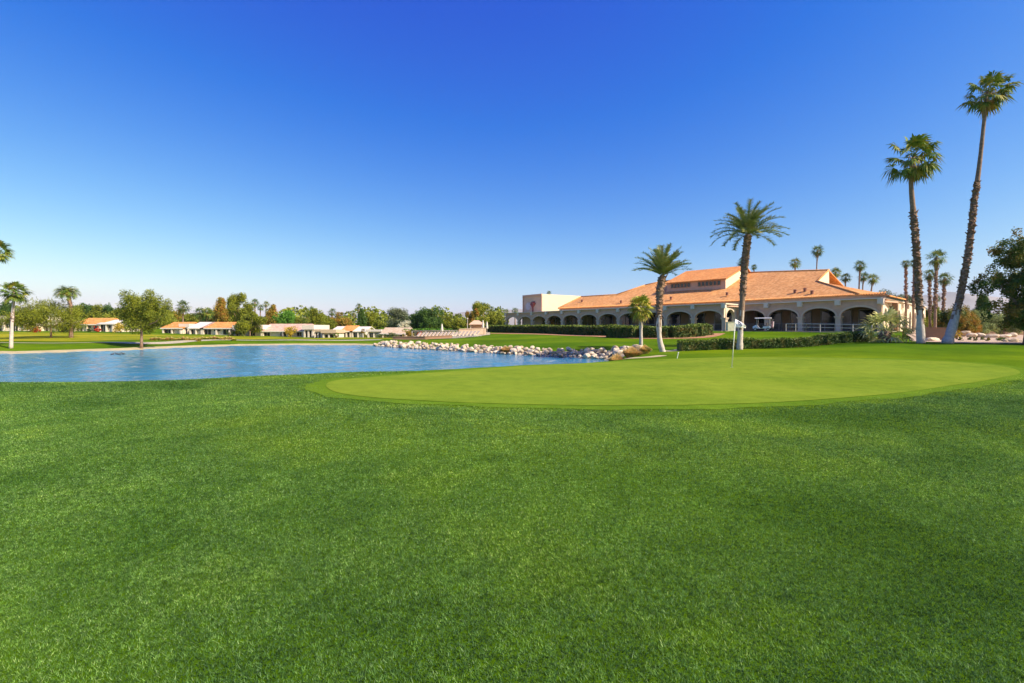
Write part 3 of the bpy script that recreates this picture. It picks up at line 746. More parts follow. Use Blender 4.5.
# ---- right end wall with tall arched windows
Q0 = B1 + np.array((.05, 0)); Q1 = np.array((73.1, 85.5)); ed = unit(Q1 - Q0); en = np.array((ed[1], -ed[0])); n_e = 8
eptz = [Q0 + (Q1 - Q0) * k / n_e for k in range(n_e + 1)]
for k in range(n_e):
    m, r = archbay(eptz[k], eptz[k + 1], en, 0, TOP - .12, 3.25, 1.0, 2.7, .45)
    cpart(m, 'end_wall', M['cream']); cpart(r, 'arch_moulding', M['trim'])  # paler than the arcade, sunlight on this end put into the colour
    c = (eptz[k] + eptz[k + 1]) / 2
    D3 = np.array((*ed, 0)); N3 = np.array((*en, 0)); L = np.linalg.norm(eptz[1] - eptz[0])
    pr = MB().obox((*(eptz[k] + ed * (L / 2 - .95 - (L / 2 - .95) / 2) - en * .22), 1.62), D3 * (L / 2 - .95) / 2, N3 * .22, (0, 0, 1.63)).obox((*(eptz[k + 1] - ed * ((L / 2 - .95) / 2) - en * .22), 1.62), D3 * (L / 2 - .95) / 2, N3 * .22, (0, 0, 1.63))
    pr.obox((*(c - en * .22), .5), D3 * .96, N3 * .2, (0, 0, .85))
    cpart(pr, 'end_wall', M['cream'])
    wo_ = cpart(MB().obox((*(c - en * .34), 2.8), D3 * 1.0, N3 * .03, (0, 0, 1.55)), 'arched_window', M['darkglass'])
    fm = MB().obox((*(c - en * .29), 2.7), D3 * .05, N3 * .04, (0, 0, 1.5)).obox((*(c - en * .29), 3.25), D3 * .95, N3 * .04, (0, 0, .05))
    cpart(fm, 'window_frame', M['trim'], parent=wo_)
    cpart(MB().obox((*(eptz[k] + en * .12), TOP - .6), D3 * .28, N3 * .16, (0, 0, .3)), 'block_cap', M['trim'])
cpart(MB().obox((*((Q0 + Q1) / 2 - en * .1), TOP - .06), np.array((*ed, 0)) * np.linalg.norm(Q1 - Q0) / 2, np.array((*en, 0)) * .35, (0, 0, .06)), 'cornice', M['trim'])
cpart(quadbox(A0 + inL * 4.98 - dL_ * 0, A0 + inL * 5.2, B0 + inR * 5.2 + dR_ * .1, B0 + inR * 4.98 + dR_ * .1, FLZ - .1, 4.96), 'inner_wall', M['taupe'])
cpart(quadbox(Q0 - en * .5 + ed * .5, Q1 - en * .5 - ed * .1, Q1 - en * 14, Q0 - en * 14 + ed * 9, TOP - .6, TOP - .4), 'flat_roof', M['taupe'])
# rails between the right arches
def railing(p, q, z, h=1.0, post=1.6, mat='iron', bal=.14, name='railing', parent=club, zq=None, rails=(1.0, .12), r=.025):
    p = np.array(p, float); q = np.array(q, float); L = np.linalg.norm(q - p); zq = z if zq is None else zq; m = MB()
    for f in rails: m.tube([(*p, z + h * f), (*q, zq + h * f)], r, 6)
    n = max(1, round(L / post))
    for i in range(n + 1):
        c = p + (q - p) * i / n; zz = z + (zq - z) * i / n; m.tube([(*c, zz - .1), (*c, zz + h)], r * 1.3, 6)
    if bal:
        for i in range(int(L / bal)):
            c = p + (q - p) * (i + .5) * bal / L; zz = z + (zq - z) * (i + .5) * bal / L; m.tube([(*c, zz + .1), (*c, zz + h)], .010, 4, cap=False)
    if parent is club: return cpart(m, name, M[mat])
    return m
for k in range(4):
    a, b = ptsR[k], ptsR[k + 1]; d = unit(b - a)
    railing(a + d * .35 - nR_ * .2, b - d * .35 - nR_ * .2, FLZ, 1.05)
for k in range(0, 4):
    a, b = ptsL[k], ptsL[k + 1]; d = unit(b - a)
    railing(a + d * .35 - nL_ * .2, b - d * .35 - nL_ * .2, FLZ, 1.05)

# access ramp with pale rails and its low wall in front of the right arches
access = empty('access_ramp', (40, 62, 1.0), 0, 'low brown ramp wall with pale pipe railing in front of the right-hand arches', 'ramp')
rp = [P(786, 331, 66.5)[:2], P(806, 331, 62.5)[:2], P(835, 331, 59.5)[:2], P(872, 331, 56.0)[:2]]
m = MB()
for i in range(3):
    a, b = rp[i], rp[i + 1]; d = unit(b - a); n = np.array((d[1], -d[0])); zt_ = [1.34, 1.30, 1.22, 1.12]
    m.add([(*a, .3), (*b, .3), (*b, zt_[i + 1]), (*a, zt_[i]), (*(a - n * .25), .3), (*(b - n * .25), .3), (*(b - n * .25), zt_[i + 1]), (*(a - n * .25), zt_[i])],
          [(0, 1, 2, 3), (3, 2, 6, 7), (4, 7, 6, 5), (0, 3, 7, 4), (1, 5, 6, 2)])
link('ramp_wall', m.mesh('ramp_wall'), M['taupe'], access).matrix_parent_inverse = Matrix.Translation((-40, -62, -1))
m = MB()
for i, (za, zb) in enumerate(((1.34, 1.30), (1.30, 1.22), (1.22, 1.12))):
    r_ = railing(rp[i], rp[i + 1], za, .95, 2.2, bal=0, parent=None, zq=zb, rails=(1.0, .55), r=.035); m.add(r_.v, r_.f)
link('railing', m.mesh('railing'), M['railpale'], access).matrix_parent_inverse = Matrix.Translation((-40, -62, -1))

# ------------------------------------------------------------------ golf cart in front of the arcade
def wheel(parent, x, y, r=.23, w_=.2):
    t = MB().tube([(x, y - w_ / 2, r), (x, y - w_ * .3, r), (x, y + w_ * .3, r), (x, y + w_ / 2, r)], [r * .86, r, r, r * .86], 18).build('wheel', M['rubber'], parent)
    MB().tube([(x, y - w_ / 2 - .01, r), (x, y + w_ / 2 + .01, r)], r * .5, 12).build('rim', M['railpale'], t)
cg = P(762.5, 330, 69.5); cz_ = Tz(cg[0], cg[1])
cart = empty('golf_cart', (cg[0], cg[1], max(cz_, FLZ) + .01), math.atan2(dR_[1], dR_[0]) + .35, 'white golf cart with pale canopy parked before the arches by the slim palm', 'golf cart')
b = MB(); b.add([(1.15, -.55, .32), (1.2, -.5, .62), (.75, -.55, .86), (.45, -.55, .42), (-.1, -.55, .38), (-.15, -.55, .62), (-.95, -.55, .66), (-1.1, -.5, .36),
                 (1.15, .55, .32), (1.2, .5, .62), (.75, .55, .86), (.45, .55, .42), (-.1, .55, .38), (-.15, .55, .62), (-.95, .55, .66), (-1.1, .5, .36)],
                [(0, 1, 2, 3), (3, 4, 7, 0), (4, 5, 6, 7), (8, 11, 10, 9), (11, 8, 15, 12), (12, 15, 14, 13), (0, 8, 9, 1), (1, 9, 10, 2), (2, 10, 11, 3), (3, 11, 12, 4), (4, 12, 13, 5), (5, 13, 14, 6), (6, 14, 15, 7), (7, 15, 8, 0)])
b.build('body', M['cartbody'], cart)
MB().box(-.55, -.05, -.5, .5, .66, .80).build('seat', M['vinyl'], cart, bevel=.03)
MB().box(-.66, -.56, -.5, .5, .82, 1.15).build('backrest', M['vinyl'], cart, bevel=.03)
MB().add([(.95, -.58, 1.80), (.95, .58, 1.80), (-1.15, .58, 1.80), (-1.15, -.58, 1.80), (.85, -.5, 1.88), (.85, .5, 1.88), (-1.05, .5, 1.88), (-1.05, -.5, 1.88)],
         [(0, 3, 2, 1), (4, 5, 6, 7), (0, 1, 5, 4), (1, 2, 6, 5), (2, 3, 7, 6), (3, 0, 4, 7)]).build('roof', M['whitepaint'], cart)
for x, xt in ((.72, .6), (-.95, -1.0)):
    for y in (-.5, .5): MB().tube([(x, y, .7), (xt, y * 1.05, 1.8)], .022, 6).build('roof_post', M['railpale'], cart)
MB().box(-1.4, -1.12, -.5, .5, .36, .5).build('bag_tray', M['vinyl'], cart)
MB().tube([(.7, -.25, .85), (.38, -.25, 1.05)], .02, 6).tube([(.36, -.25 + .16 * math.cos(0), 1.05)] + [(.36 + .05 * math.sin(t), -.25 + .16 * math.cos(t), 1.05 + .15 * math.sin(t)) for t in np.linspace(.3, 6.0, 12)], .014, 5).build('steering_wheel', M['rubber'], cart)
for x in (.85, -.8):
    for y in (-.5, .5): wheel(cart, x, y)
def golf_bag(y, mat, label):
    a = cart.rotation_euler.z; lx, ly = -1.27, y
    o = empty('golf_bag', (cart.location.x + lx * math.cos(a) - ly * math.sin(a), cart.location.y + lx * math.sin(a) + ly * math.cos(a), cart.location.z + .505), a, label, 'golf bag', 'golf bags on the back of the cart')
    MB().tube([(0, 0, 0), (0, 0, .1), (-.04, 0, .75), (-.05, 0, .82)], [.13, .14, .13, .15], 12).build('bag_body', mat, o, smooth=True)
    for k in range(5):
        t = k * 1.3; s = MB().tube([(-.04 + .05 * math.cos(t), .06 * math.sin(t), .8), (-.06 + .08 * math.cos(t), .09 * math.sin(t), 1.08)], .008, 5)
        s.tube([(-.06 + .08 * math.cos(t), .09 * math.sin(t), 1.06), (-.03 + .1 * math.cos(t), .12 * math.sin(t), 1.10)], .025, 6); s.build('golf_club', M['iron'], o)
    MB().tube([(.12, 0, .15), (.13, 0, .45)], .07, 8).build('pocket', M['railpale'], o)
golf_bag(-.22, simple('bag_white', (.75, .72, .74)), 'white golf bag on the back of the cart, nearer the lawn')
golf_bag(.22, simple('bag_pink', (.50, .25, .25)), 'reddish golf bag on the back of the cart, nearer the building')

# pale utility box by the porch
ub = P(730.5, 330, 71.5)
tag(MB().box(-.55, .55, -.35, .35, 0, 1.25).box(-.6, .6, -.4, .4, 1.252, 1.32).build('utility_cabinet', simple('pale_cabinet', (.62, .60, .40)), bevel=0), 'pale yellow cabinet standing beside the lit porch arch', 'cabinet').location = (ub[0], ub[1], FLZ)

# ------------------------------------------------------------------ flagstick
fb = ground(731.8, 367.6); fz = Tz(*fb) + .016
fl = empty('flagstick', (fb[0], fb[1], fz), 0, 'white golf flag on a pale leaning pole standing in the putting green', 'golf flag')
topx = (735.4 - 731.8) * fb[1] / F; hp = (367.6 - 319.3) * fb[1] / F
MB().tube([(0, 0, -.05), (topx, 0, hp)], [.022, .017], 10).build('pole', simple('pole_cream', (.78, .78, .62), .4), fl, smooth=True)
fm = MB(); nu, nv = 14, 8; s_ = fb[1] / F
for j in range(nv + 1):
    for i in range(nu + 1):
        u, v = i / nu, j / nv
        top = np.array((735.6 + 10.9 * u - .8 * v * u * 0, 319.6 + (u ** 1.3) * 7.2)); bot = np.array((735.0 + 11.0 * u, 327.6 + .9 * u))
        p = top * (1 - v) + bot * v
        fm.v.append((( p[0] - 731.8) * s_, .05 * math.sin(u * 7 + v * 2) * u ** .5, (367.6 - p[1]) * s_))
for j in range(nv):
    for i in range(nu): a = j * (nu + 1) + i; fm.f.append((a, a + 1, a + nu + 2, a + nu + 1))
fo = fm.build('flag', simple('flag_cloth', (.85, .85, .88), .8, .02), fl, smooth=True)
sm = fo.modifiers.new('s', 'SOLIDIFY'); sm.thickness = .003; sm.offset = 0
mk = MB()
for (x0, y0, x1, y1, r_) in ((737.2, 321.8, 739.0, 322.6, .02), (739.0, 322.6, 740.6, 324.6, .022), (740.6, 324.6, 741.6, 326.4, .018), (738.3, 321.4, 738.0, 324.2, .012), (738.0, 324.2, 739.6, 325.6, .012)):
    mk.tube([((x0 - 731.8) * s_, -.05, (367.6 - y0) * s_), ((x1 - 731.8) * s_, -.05, (367.6 - y1) * s_)], r_, 6)
mk.build('flag_emblem', simple('flag_mark', (.12, .13, .25)), fl)
hp_ = MB(); 
for k in range(24):
    t0, t1 = 2 * math.pi * k / 24, 2 * math.pi * (k + 1) / 24
    hp_.add([(.054 * math.cos(t0), .054 * math.sin(t0), .003), (.054 * math.cos(t1), .054 * math.sin(t1), .003), (.066 * math.cos(t1), .066 * math.sin(t1), .003), (.066 * math.cos(t0), .066 * math.sin(t0), .003)], [(0, 1, 2, 3)])
hp_.build('cup_rim', M['whitepaint'], fl)
# ------------------------------------------------------------------ vegetation
def leaves_mesh(name, C, size, r=None, up=.0, aspect=.55):
    """one small pointed leaf face at each centre of C"""
    n = len(C); r = r or rng
    a = r.normal(size=(n, 3)); a /= np.linalg.norm(a, axis=1)[:, None]
    b = r.normal(size=(n, 3)); b -= a * (a * b).sum(1)[:, None]; b /= np.linalg.norm(b, axis=1)[:, None]
    s = size * (.6 + .8 * r.random(n))[:, None]
    V = np.stack([C - a * s, C - b * s * aspect, C + a * s, C + b * s * aspect], 1).reshape(-1, 3)
    return arr_mesh(name, V, np.arange(4 * n).reshape(-1, 4))

def crown_pts(kind, w_, h, n, r, lobes=None, depth=None):
    """leaf centres of a crown of width w_ and height h, base at z=0, in clumps with gaps"""
    d = depth or w_ * .9
    nl = lobes or 9; L = []
    for i in range(nl):
        if kind == 'round':
            a = r.random() * 2 * np.pi; e = (r.random() ** .5) * .62
            L.append((math.cos(a) * e, math.sin(a) * e, .18 + .62 * r.random() * (1 - .35 * e), .30 + .16 * r.random()))
        elif kind == 'cone':
            f = (i + .5) / nl; a = r.random() * 2 * np.pi; rad = (1 - f) * .62 + .05
            L.append((math.cos(a) * rad * .6, math.sin(a) * rad * .6, .06 + .86 * f, .14 + .34 * (1 - f)))
        elif kind == 'column':
            f = (i + .5) / nl; a = r.random() * 2 * np.pi
            L.append((math.cos(a) * .35, math.sin(a) * .35, .1 + .8 * f, .38 * math.sin(math.pi * (.15 + .75 * f)) + .12))
        elif kind == 'umbrella':
            a = r.random() * 2 * np.pi; e = .2 + .62 * r.random()
            L.append((math.cos(a) * e, math.sin(a) * e, .30 + .45 * r.random() * (1 - .4 * e), .24 + .12 * r.random()))
        else:   # open: separate pads
            a = r.random() * 2 * np.pi; e = r.random() ** .6 * .72
            L.append((math.cos(a) * e, math.sin(a) * e, .12 + .76 * r.random(), .18 + .14 * r.random()))
    L = np.array(L); out = []
    ncl = max(10, n // 14)
    li = r.integers(0, nl, ncl)
    q = r.normal(size=(ncl, 3)); q /= np.linalg.norm(q, axis=1)[:, None]; q *= (.45 + .6 * r.random(ncl) ** .6)[:, None]
    c = np.stack([L[li, 0] + q[:, 0] * L[li, 3], L[li, 1] + q[:, 1] * L[li, 3], L[li, 2] + q[:, 2] * L[li, 3] * (.55 if kind != 'umbrella' else .42)], 1)
    npad = max(14, min(600 if n > 30000 else 230, n // 26)); c = c[r.permutation(ncl)[:npad]] if npad < ncl else c
    u = r.normal(size=(n, 3)); u /= np.linalg.norm(u, axis=1)[:, None]; pr = (.16 if n < 1500 else (.14 if n < 31000 else .058)) * (.75 + .5 * r.random(len(c)))
    pi = r.integers(0, len(c), n); c = c[pi] + u * (pr[pi] * (.55 + .55 * r.random(n) ** .5))[:, None] * (1, 1, .62) + r.normal(size=(n, 3)) * (.012 if n > 31000 else .022)
    c[:, 2] = np.clip(c[:, 2], 0, 1.02)
    # fit the measured width and height exactly
    lo, hi = np.percentile(c, 1.0, axis=0), np.percentile(c, 99.0, axis=0)
    c = (c - lo) / (hi - lo)
    Lw = (L[:, :3] - lo) / (hi - lo)
    sc_ = np.array((w_, d, h)); offv = np.array((.5, .5, 0))
    return (c - offv) * sc_, (Lw - offv) * sc_

def trunk_mesh(H0, rad, tips, r, name='trunk', lean=(0, 0)):
    m = MB(); top = np.array((lean[0], lean[1], H0))
    m.tube([(0, 0, -.15), (lean[0] * .3, lean[1] * .3, H0 * .35), (lean[0] * .8, lean[1] * .8, H0 * .75), top], [rad * 1.35, rad, rad * .85, rad * .7], 8)
    for t in tips:
        mid = top * .5 + t * .5 + r.normal(size=3) * .08 * np.linalg.norm(t - top); mid[2] -= .1 * abs(t[2] - H0)
        m.tube([top - (0, 0, rad), mid, t], [rad * .5, rad * .32, rad * .1], 5)
    return m

def tree(x, ytop, ycb, wpx, D, kind, mat, label, cat='tree', group=None, name='tree', n=None, leaf=None, lobes=None, bark='bark', rad=None, xb=None, seed=None):
    r = np.random.default_rng(seed if seed is not None else int(x * 31 + ytop * 7) % 99991)
    s = D / F; X = (x - 512) * s; xb_ = X if xb is None else (xb - 512) * s
    z0 = Tz(xb_, D); zt_ = EYE + (HZ - ytop) * s; zc = EYE + (HZ - ycb) * s; w_ = wpx * s
    zc = max(zc, z0 + .05); h = zt_ - zc
    px_ = D / F
    leaf = leaf or max(.07, px_ * .52)
    n = n or int(min(30000, max(350, 9.0 * (w_ * h) / (leaf * leaf))))
    C, L = crown_pts(kind, w_, h, n, r, lobes)
    C += np.array((X - xb_, 0, zc - z0)); L += np.array((X - xb_, 0, zc - z0))
    root = empty(name, (xb_, D, z0), 0, label, cat, group)
    H0 = max(.3, (zc - z0) + h * .12)
    rad = rad or max(.10, .022 * (zt_ - z0))
    tips = [L[i] for i in r.permutation(len(L))[:7] if L[i][2] > H0]
    link('trunk', trunk_mesh(H0, rad, tips, r).mesh('trunk', True), M[bark], root)
    link('crown', leaves_mesh('crown', C, leaf, r), M[mat], root)
    return root

def bush(x, ytop, wpx, D, mat, label, ybase=None, cat='bush', group=None, name='bush', leaf=None, n=None, kind='round'):
    r = np.random.default_rng(int(x * 17 + ytop * 3) % 99991)
    s = D / F; X = (x - 512) * s; z0 = Tz(X, D); zt_ = EYE + (HZ - ytop) * s; w_ = wpx * s; h = max(.3, zt_ - z0)
    leaf = leaf or max(.06, s * .55); n = n or int(min(5000, max(250, 2.6 * w_ * h / leaf / leaf)))
    C, L = crown_pts(kind, w_, h, n, r, 6)
    root = empty(name, (X, D, z0), 0, label, cat, group)
    m = MB()
    for k in range(5): 
        t = L[k % len(L)]; m.tube([(0, 0, -.05), (t[0] * .4, t[1] * .4, t[2] * .5), tuple(t)], [.05, .035, .012], 5)
    link('stem', m.mesh('stem', True), M['bark'], root)
    link('foliage', leaves_mesh('foliage', C, leaf, r), M[mat], root)
    return root

# ---- palms
def fan_crown(r, n=34, L=1.15, blade=.85, droop=1.0, wind=(0, 0), nleaf=18, minang=-60):
    V = []; Fc = []
    def tri(a, b, c): V.extend([a, b, c]); k = len(V); Fc.append((k - 3, k - 2, k - 1))
    for i in range(n):
        az = i * 2.399963 + r.normal() * .2; f = (i + .5) / n
        el = math.radians(82 - (82 - minang) * f ** .85) + r.normal() * .08
        d = np.array((math.cos(az) * math.cos(el), math.sin(az) * math.cos(el), math.sin(el))) + np.array((wind[0], wind[1], 0)) * (.35 + .5 * r.random())
        d /= np.linalg.norm(d); up = np.array((0, 0, 1.)); side = np.cross(d, up); side /= (np.linalg.norm(side) + 1e-6); nn = np.cross(side, d)
        Lp = L * (.8 + .35 * r.random()) * (.75 + .35 * (1 - abs(f - .5)))
        hub = d * Lp - up * .12 * droop * Lp * (1 - max(0, math.sin(el)))
        w0 = .03; tri(-side * w0, side * w0, hub); tri(-nn * w0, nn * w0, hub)
        B = blade * (.8 + .35 * r.random()); roll = r.normal() * .35
        for k in range(nleaf):
            t = (k / (nleaf - 1) - .5) * 2; a = t * 2.0
            dirk = d * math.cos(a) + (side * math.cos(roll) + nn * math.sin(roll)) * math.sin(a)
            dirk = dirk + nn * (-.18 + .1 * r.normal()); dirk /= np.linalg.norm(dirk)
            ll = B * (1 - .32 * abs(t)) * (.85 + .25 * r.random()); wv = np.cross(dirk, nn); wv /= (np.linalg.norm(wv) + 1e-6); wv = wv * (B * .065)
            mid = hub + dirk * ll * .55; tip = mid + dirk * ll * .42 - up * ll * .24 * droop * (.5 + r.random())
            tri(hub, mid - wv, mid + wv); tri(mid - wv, tip, mid + wv)
    return np.array(V), np.array(Fc)
def date_crown(r, n=40, L=2.3, wind=(0, 0), minang=-25, leaf=.34, nl=26, maxang=85, spread=1.0, droop=1.0):
    V = []; Fc = []
    def tri(a, b, c): V.extend([a, b, c]); k = len(V); Fc.append((k - 3, k - 2, k - 1))
    for i in range(n):
        az = i * 2.399963 + r.normal() * .15; f = (i + .5) / n
        el = math.radians(maxang - (maxang - minang) * f ** .9) + r.normal() * .06
        h = np.array((math.cos(az), math.sin(az), 0)); LL = L * (.8 + .3 * r.random())
        p = np.zeros(3); pts = [p.copy()]; e = el; ns = 9
        for k in range(ns):
            e -= (.075 + .09 * math.cos(max(e, -1))) * droop * (k + 1) / ns * 1.6
            st = h * math.cos(e) * spread + np.array((0, 0, math.sin(e))) + np.array((wind[0], wind[1], 0)) * (k + 1) / ns * .55
            p = p + st / np.linalg.norm(st) * LL / ns; pts.append(p.copy())
        pts = np.array(pts)
        for k in range(ns):
            s_ = np.cross(pts[k + 1] - pts[k], (0, 0, 1.)); s_ /= (np.linalg.norm(s_) + 1e-6); wv = .028 * (1 - k / ns) + .006
            tri(pts[k] - s_ * wv, pts[k] + s_ * wv, pts[k + 1]); tri(pts[k] - (0, 0, wv), pts[k] + (0, 0, wv), pts[k + 1])
        for k in range(nl):
            t = .16 + .84 * (k + .5) / nl; u = t * ns; j = min(int(u), ns - 1); q = pts[j] + (pts[j + 1] - pts[j]) * (u - j)
            d = pts[j + 1] - pts[j]; d /= np.linalg.norm(d); s_ = np.cross(d, (0, 0, 1.)); s_ /= (np.linalg.norm(s_) + 1e-6); nn = np.cross(s_, d)
            ll = leaf * (1.25 - abs(t - .45) * 1.1) * (.8 + .4 * r.random())
            for sg in (-1, 1):
                dk = d * .62 + s_ * sg * .72 + nn * (.28 + .18 * r.normal()); dk /= np.linalg.norm(dk)
                tip = q + dk * ll - np.array((0, 0, ll * .22 * r.random())); wv = d * .036
                tri(q - wv, q + wv, tip)
    return np.array(V), np.array(Fc)

def palm(path, D, kind, label, rads, rough=None, crown=None, mat='palm', trunkmat=None, group=None, pale_to=None, skirt=0, seed=1, cat='palm tree', nstub=None, scale=1.0, name=None, fruit=False):
    """path: pixel points (x,y) of the trunk from the ground up at depth D; rads in metres"""
    r = np.random.default_rng(seed); s = D / F
    X0 = (path[0][0] - 512) * s; z0 = Tz(X0, D)
    pts = [((x - path[0][0]) * s, 0, EYE + (HZ - y) * s - z0) for x, y in path]; pts[0] = (0, 0, -.1)
    pc = [];  n = 8; q = [np.array(p) for p in pts]; q = [2 * q[0] - q[1]] + q + [2 * q[-1] - q[-2]]
    rr = []
    for i in range(1, len(q) - 2):
        for t in np.arange(n) / n:
            pc.append(.5 * ((2 * q[i]) + (-q[i - 1] + q[i + 1]) * t + (2 * q[i - 1] - 5 * q[i] + 4 * q[i + 1] - q[i + 2]) * t * t + (-q[i - 1] + 3 * q[i] - 3 * q[i + 1] + q[i + 2]) * t ** 3))
            rr.append(rads[i - 1] + (rads[i] - rads[i - 1]) * t)
    pc.append(q[-2]); rr.append(rads[-1])
    root = empty(name or ('fan_palm' if kind == 'fan' else 'date_palm'), (X0, D, z0), 0, label, cat, group)
    m = MB().tube(pc, [a * (1 + .05 * r.normal()) for a in rr], 12 if D < 60 else 8)
    tm = m.mesh('trunk', True)
    to_ = link('trunk', tm, [M[trunkmat or 'bark'], M['bark']], root)
    if pale_to:
        zp = EYE + (HZ - pale_to) * s - z0
        for p in tm.polygons: p.material_index = int(p.center.z > zp + .5 * math.sin(p.center.x * 31 + p.center.z * 3) + r.normal() * .35)
    top = np.array(pts[-1])
    zs = np.array([p[2] for p in pc]); P3 = np.array(pc)
    at = lambda z: np.array([np.interp(z, zs, P3[:, k]) for k in range(3)]); ra = lambda z: float(np.interp(z, zs, rr))
    if rough:
        for (ya, yb, dens, size) in rough:
            za, zb = EYE + (HZ - ya) * s - z0, EYE + (HZ - yb) * s - z0; k = int(dens * (zb - za)); m = MB()
            for i in range(k):
                z = za + (zb - za) * (i + r.random()) / k; c = at(z); a = i * 2.4 + r.normal() * .4; R_ = ra(z)
                d = np.array((math.cos(a), math.sin(a), 0)); t = np.array((-d[1], d[0], 0)); L = size * (.6 + .8 * r.random())
                b = c + d * R_ * .8; tip = b + d * L * (.30 + .34 * r.random()) + np.array((0, 0, L * r.uniform(-.5, 1.0)))
                w_ = size * .5; v = [b - t * w_ - (0, 0, w_ * .5), b + t * w_ - (0, 0, w_ * .5), b + t * w_ * .9 + (0, 0, w_ * .7), b - t * w_ * .9 + (0, 0, w_ * .7), tip - t * w_ * .5, tip + t * w_ * .5]
                m.add(v, [(0, 1, 5, 4), (3, 4, 5, 2), (0, 4, 3), (1, 2, 5), (0, 3, 2, 1)])
            link('frond_stubs', m.mesh('frond_stubs'), M['stub'], root)
    crown = crown or {}
    if kind == 'fan': V, Fc = fan_crown(r, **crown)
    else: V, Fc = date_crown(r, **crown)
    link('crown', arr_mesh('crown', V * scale + top, Fc), M[mat], root)
    if skirt:
        V, Fc = fan_crown(r, n=int(18 * skirt), L=.45, blade=.75, droop=2.2, minang=-88, nleaf=9)
        keep = V.reshape(-1, 3, 3)[:, :, 2].max(1) < .25; V = V.reshape(-1, 3, 3)[keep].reshape(-1, 3) * np.array((.75, .75, 1.2))
        link('dead_fronds', arr_mesh('dead_fronds', V * scale + top - (0, 0, .25), np.arange(len(V)).reshape(-1, 3)), M['deadfrond'], root)
    return root

# the large palms
palm([(739.5, 353), (740.5, 330), (743, 290), (745, 262), (748, 235)], 36.5, 'date', 'tall slim date palm with pale foot rising behind the golf flag',
     [.24, .19, .20, .26, .26], rough=[(296, 236, 34, .24)], crown=dict(n=54, L=2.75, wind=(.34, 0), minang=8, leaf=.42, nl=40, maxang=80, droop=.72), mat='date', seed=4, trunkmat='barkpale', pale_to=322)
palm([(663, 354), (659.5, 338), (659, 315), (660, 290), (663, 276)], 36.5, 'date', 'upright date palm with pale trunk at the end of the pond boulders',
     [.24, .18, .19, .25, .27], rough=[(318, 277, 36, .25)], crown=dict(n=60, L=2.45, wind=(.30, 0), minang=24, leaf=.38, nl=34, maxang=84, droop=.55), mat='date', seed=9, trunkmat='barkpale', pale_to=318)
palm([(641, 344), (641, 330), (640.5, 306)], 43, 'fan', 'short yellowish fan palm with whitish trunk before the dark hedge', [.18, .14, .13],
     crown=dict(n=40, L=.66, blade=.80, minang=-60), mat='palmyellow', trunkmat='barkpale', seed=3, skirt=.6)
palm([(921, 343.5), (919.5, 310), (917, 260), (913.5, 215), (911, 180), (913.5, 157)], 36, 'fan', 'tall fan palm with shaggy trunk, shorter of the two slender lawn palms at the right', [.30, .20, .20, .19, .14, .12],
     rough=[(312, 212, 42, .24)], mat='palm', crown=dict(n=38, L=1.12, blade=.98, wind=(.45, 0), minang=-58, droop=1.5, nleaf=18), seed=5, trunkmat='barkpale', pale_to=312, skirt=1.1)
palm([(947, 344.5), (957, 310), (968, 255), (974, 205), (980, 160), (987, 92)], 36, 'fan', 'tallest fan palm of all, leaning to the right beside the desert ground', [.36, .22, .19, .18, .13, .11],
     rough=[(312, 182, 42, .22)], mat='palm', crown=dict(n=34, L=1.0, blade=.92, wind=(.55, .1), minang=-40, droop=1.4, nleaf=18), seed=6, trunkmat='barkpale', pale_to=312, skirt=1.1)
# low shrub palm at the corner of the clubhouse
palm([(884.5, 344), (884.5, 336), (885.5, 331)], 40, 'fan', 'low bushy palm with thick stump trunk at the clubhouse corner', [.46, .42, .30], rough=[(343, 333, 60, .30)],
     crown=dict(n=34, L=1.25, blade=1.2, minang=-32, droop=.9, nleaf=13), mat='shrubpalm', seed=8, name='shrub_palm')
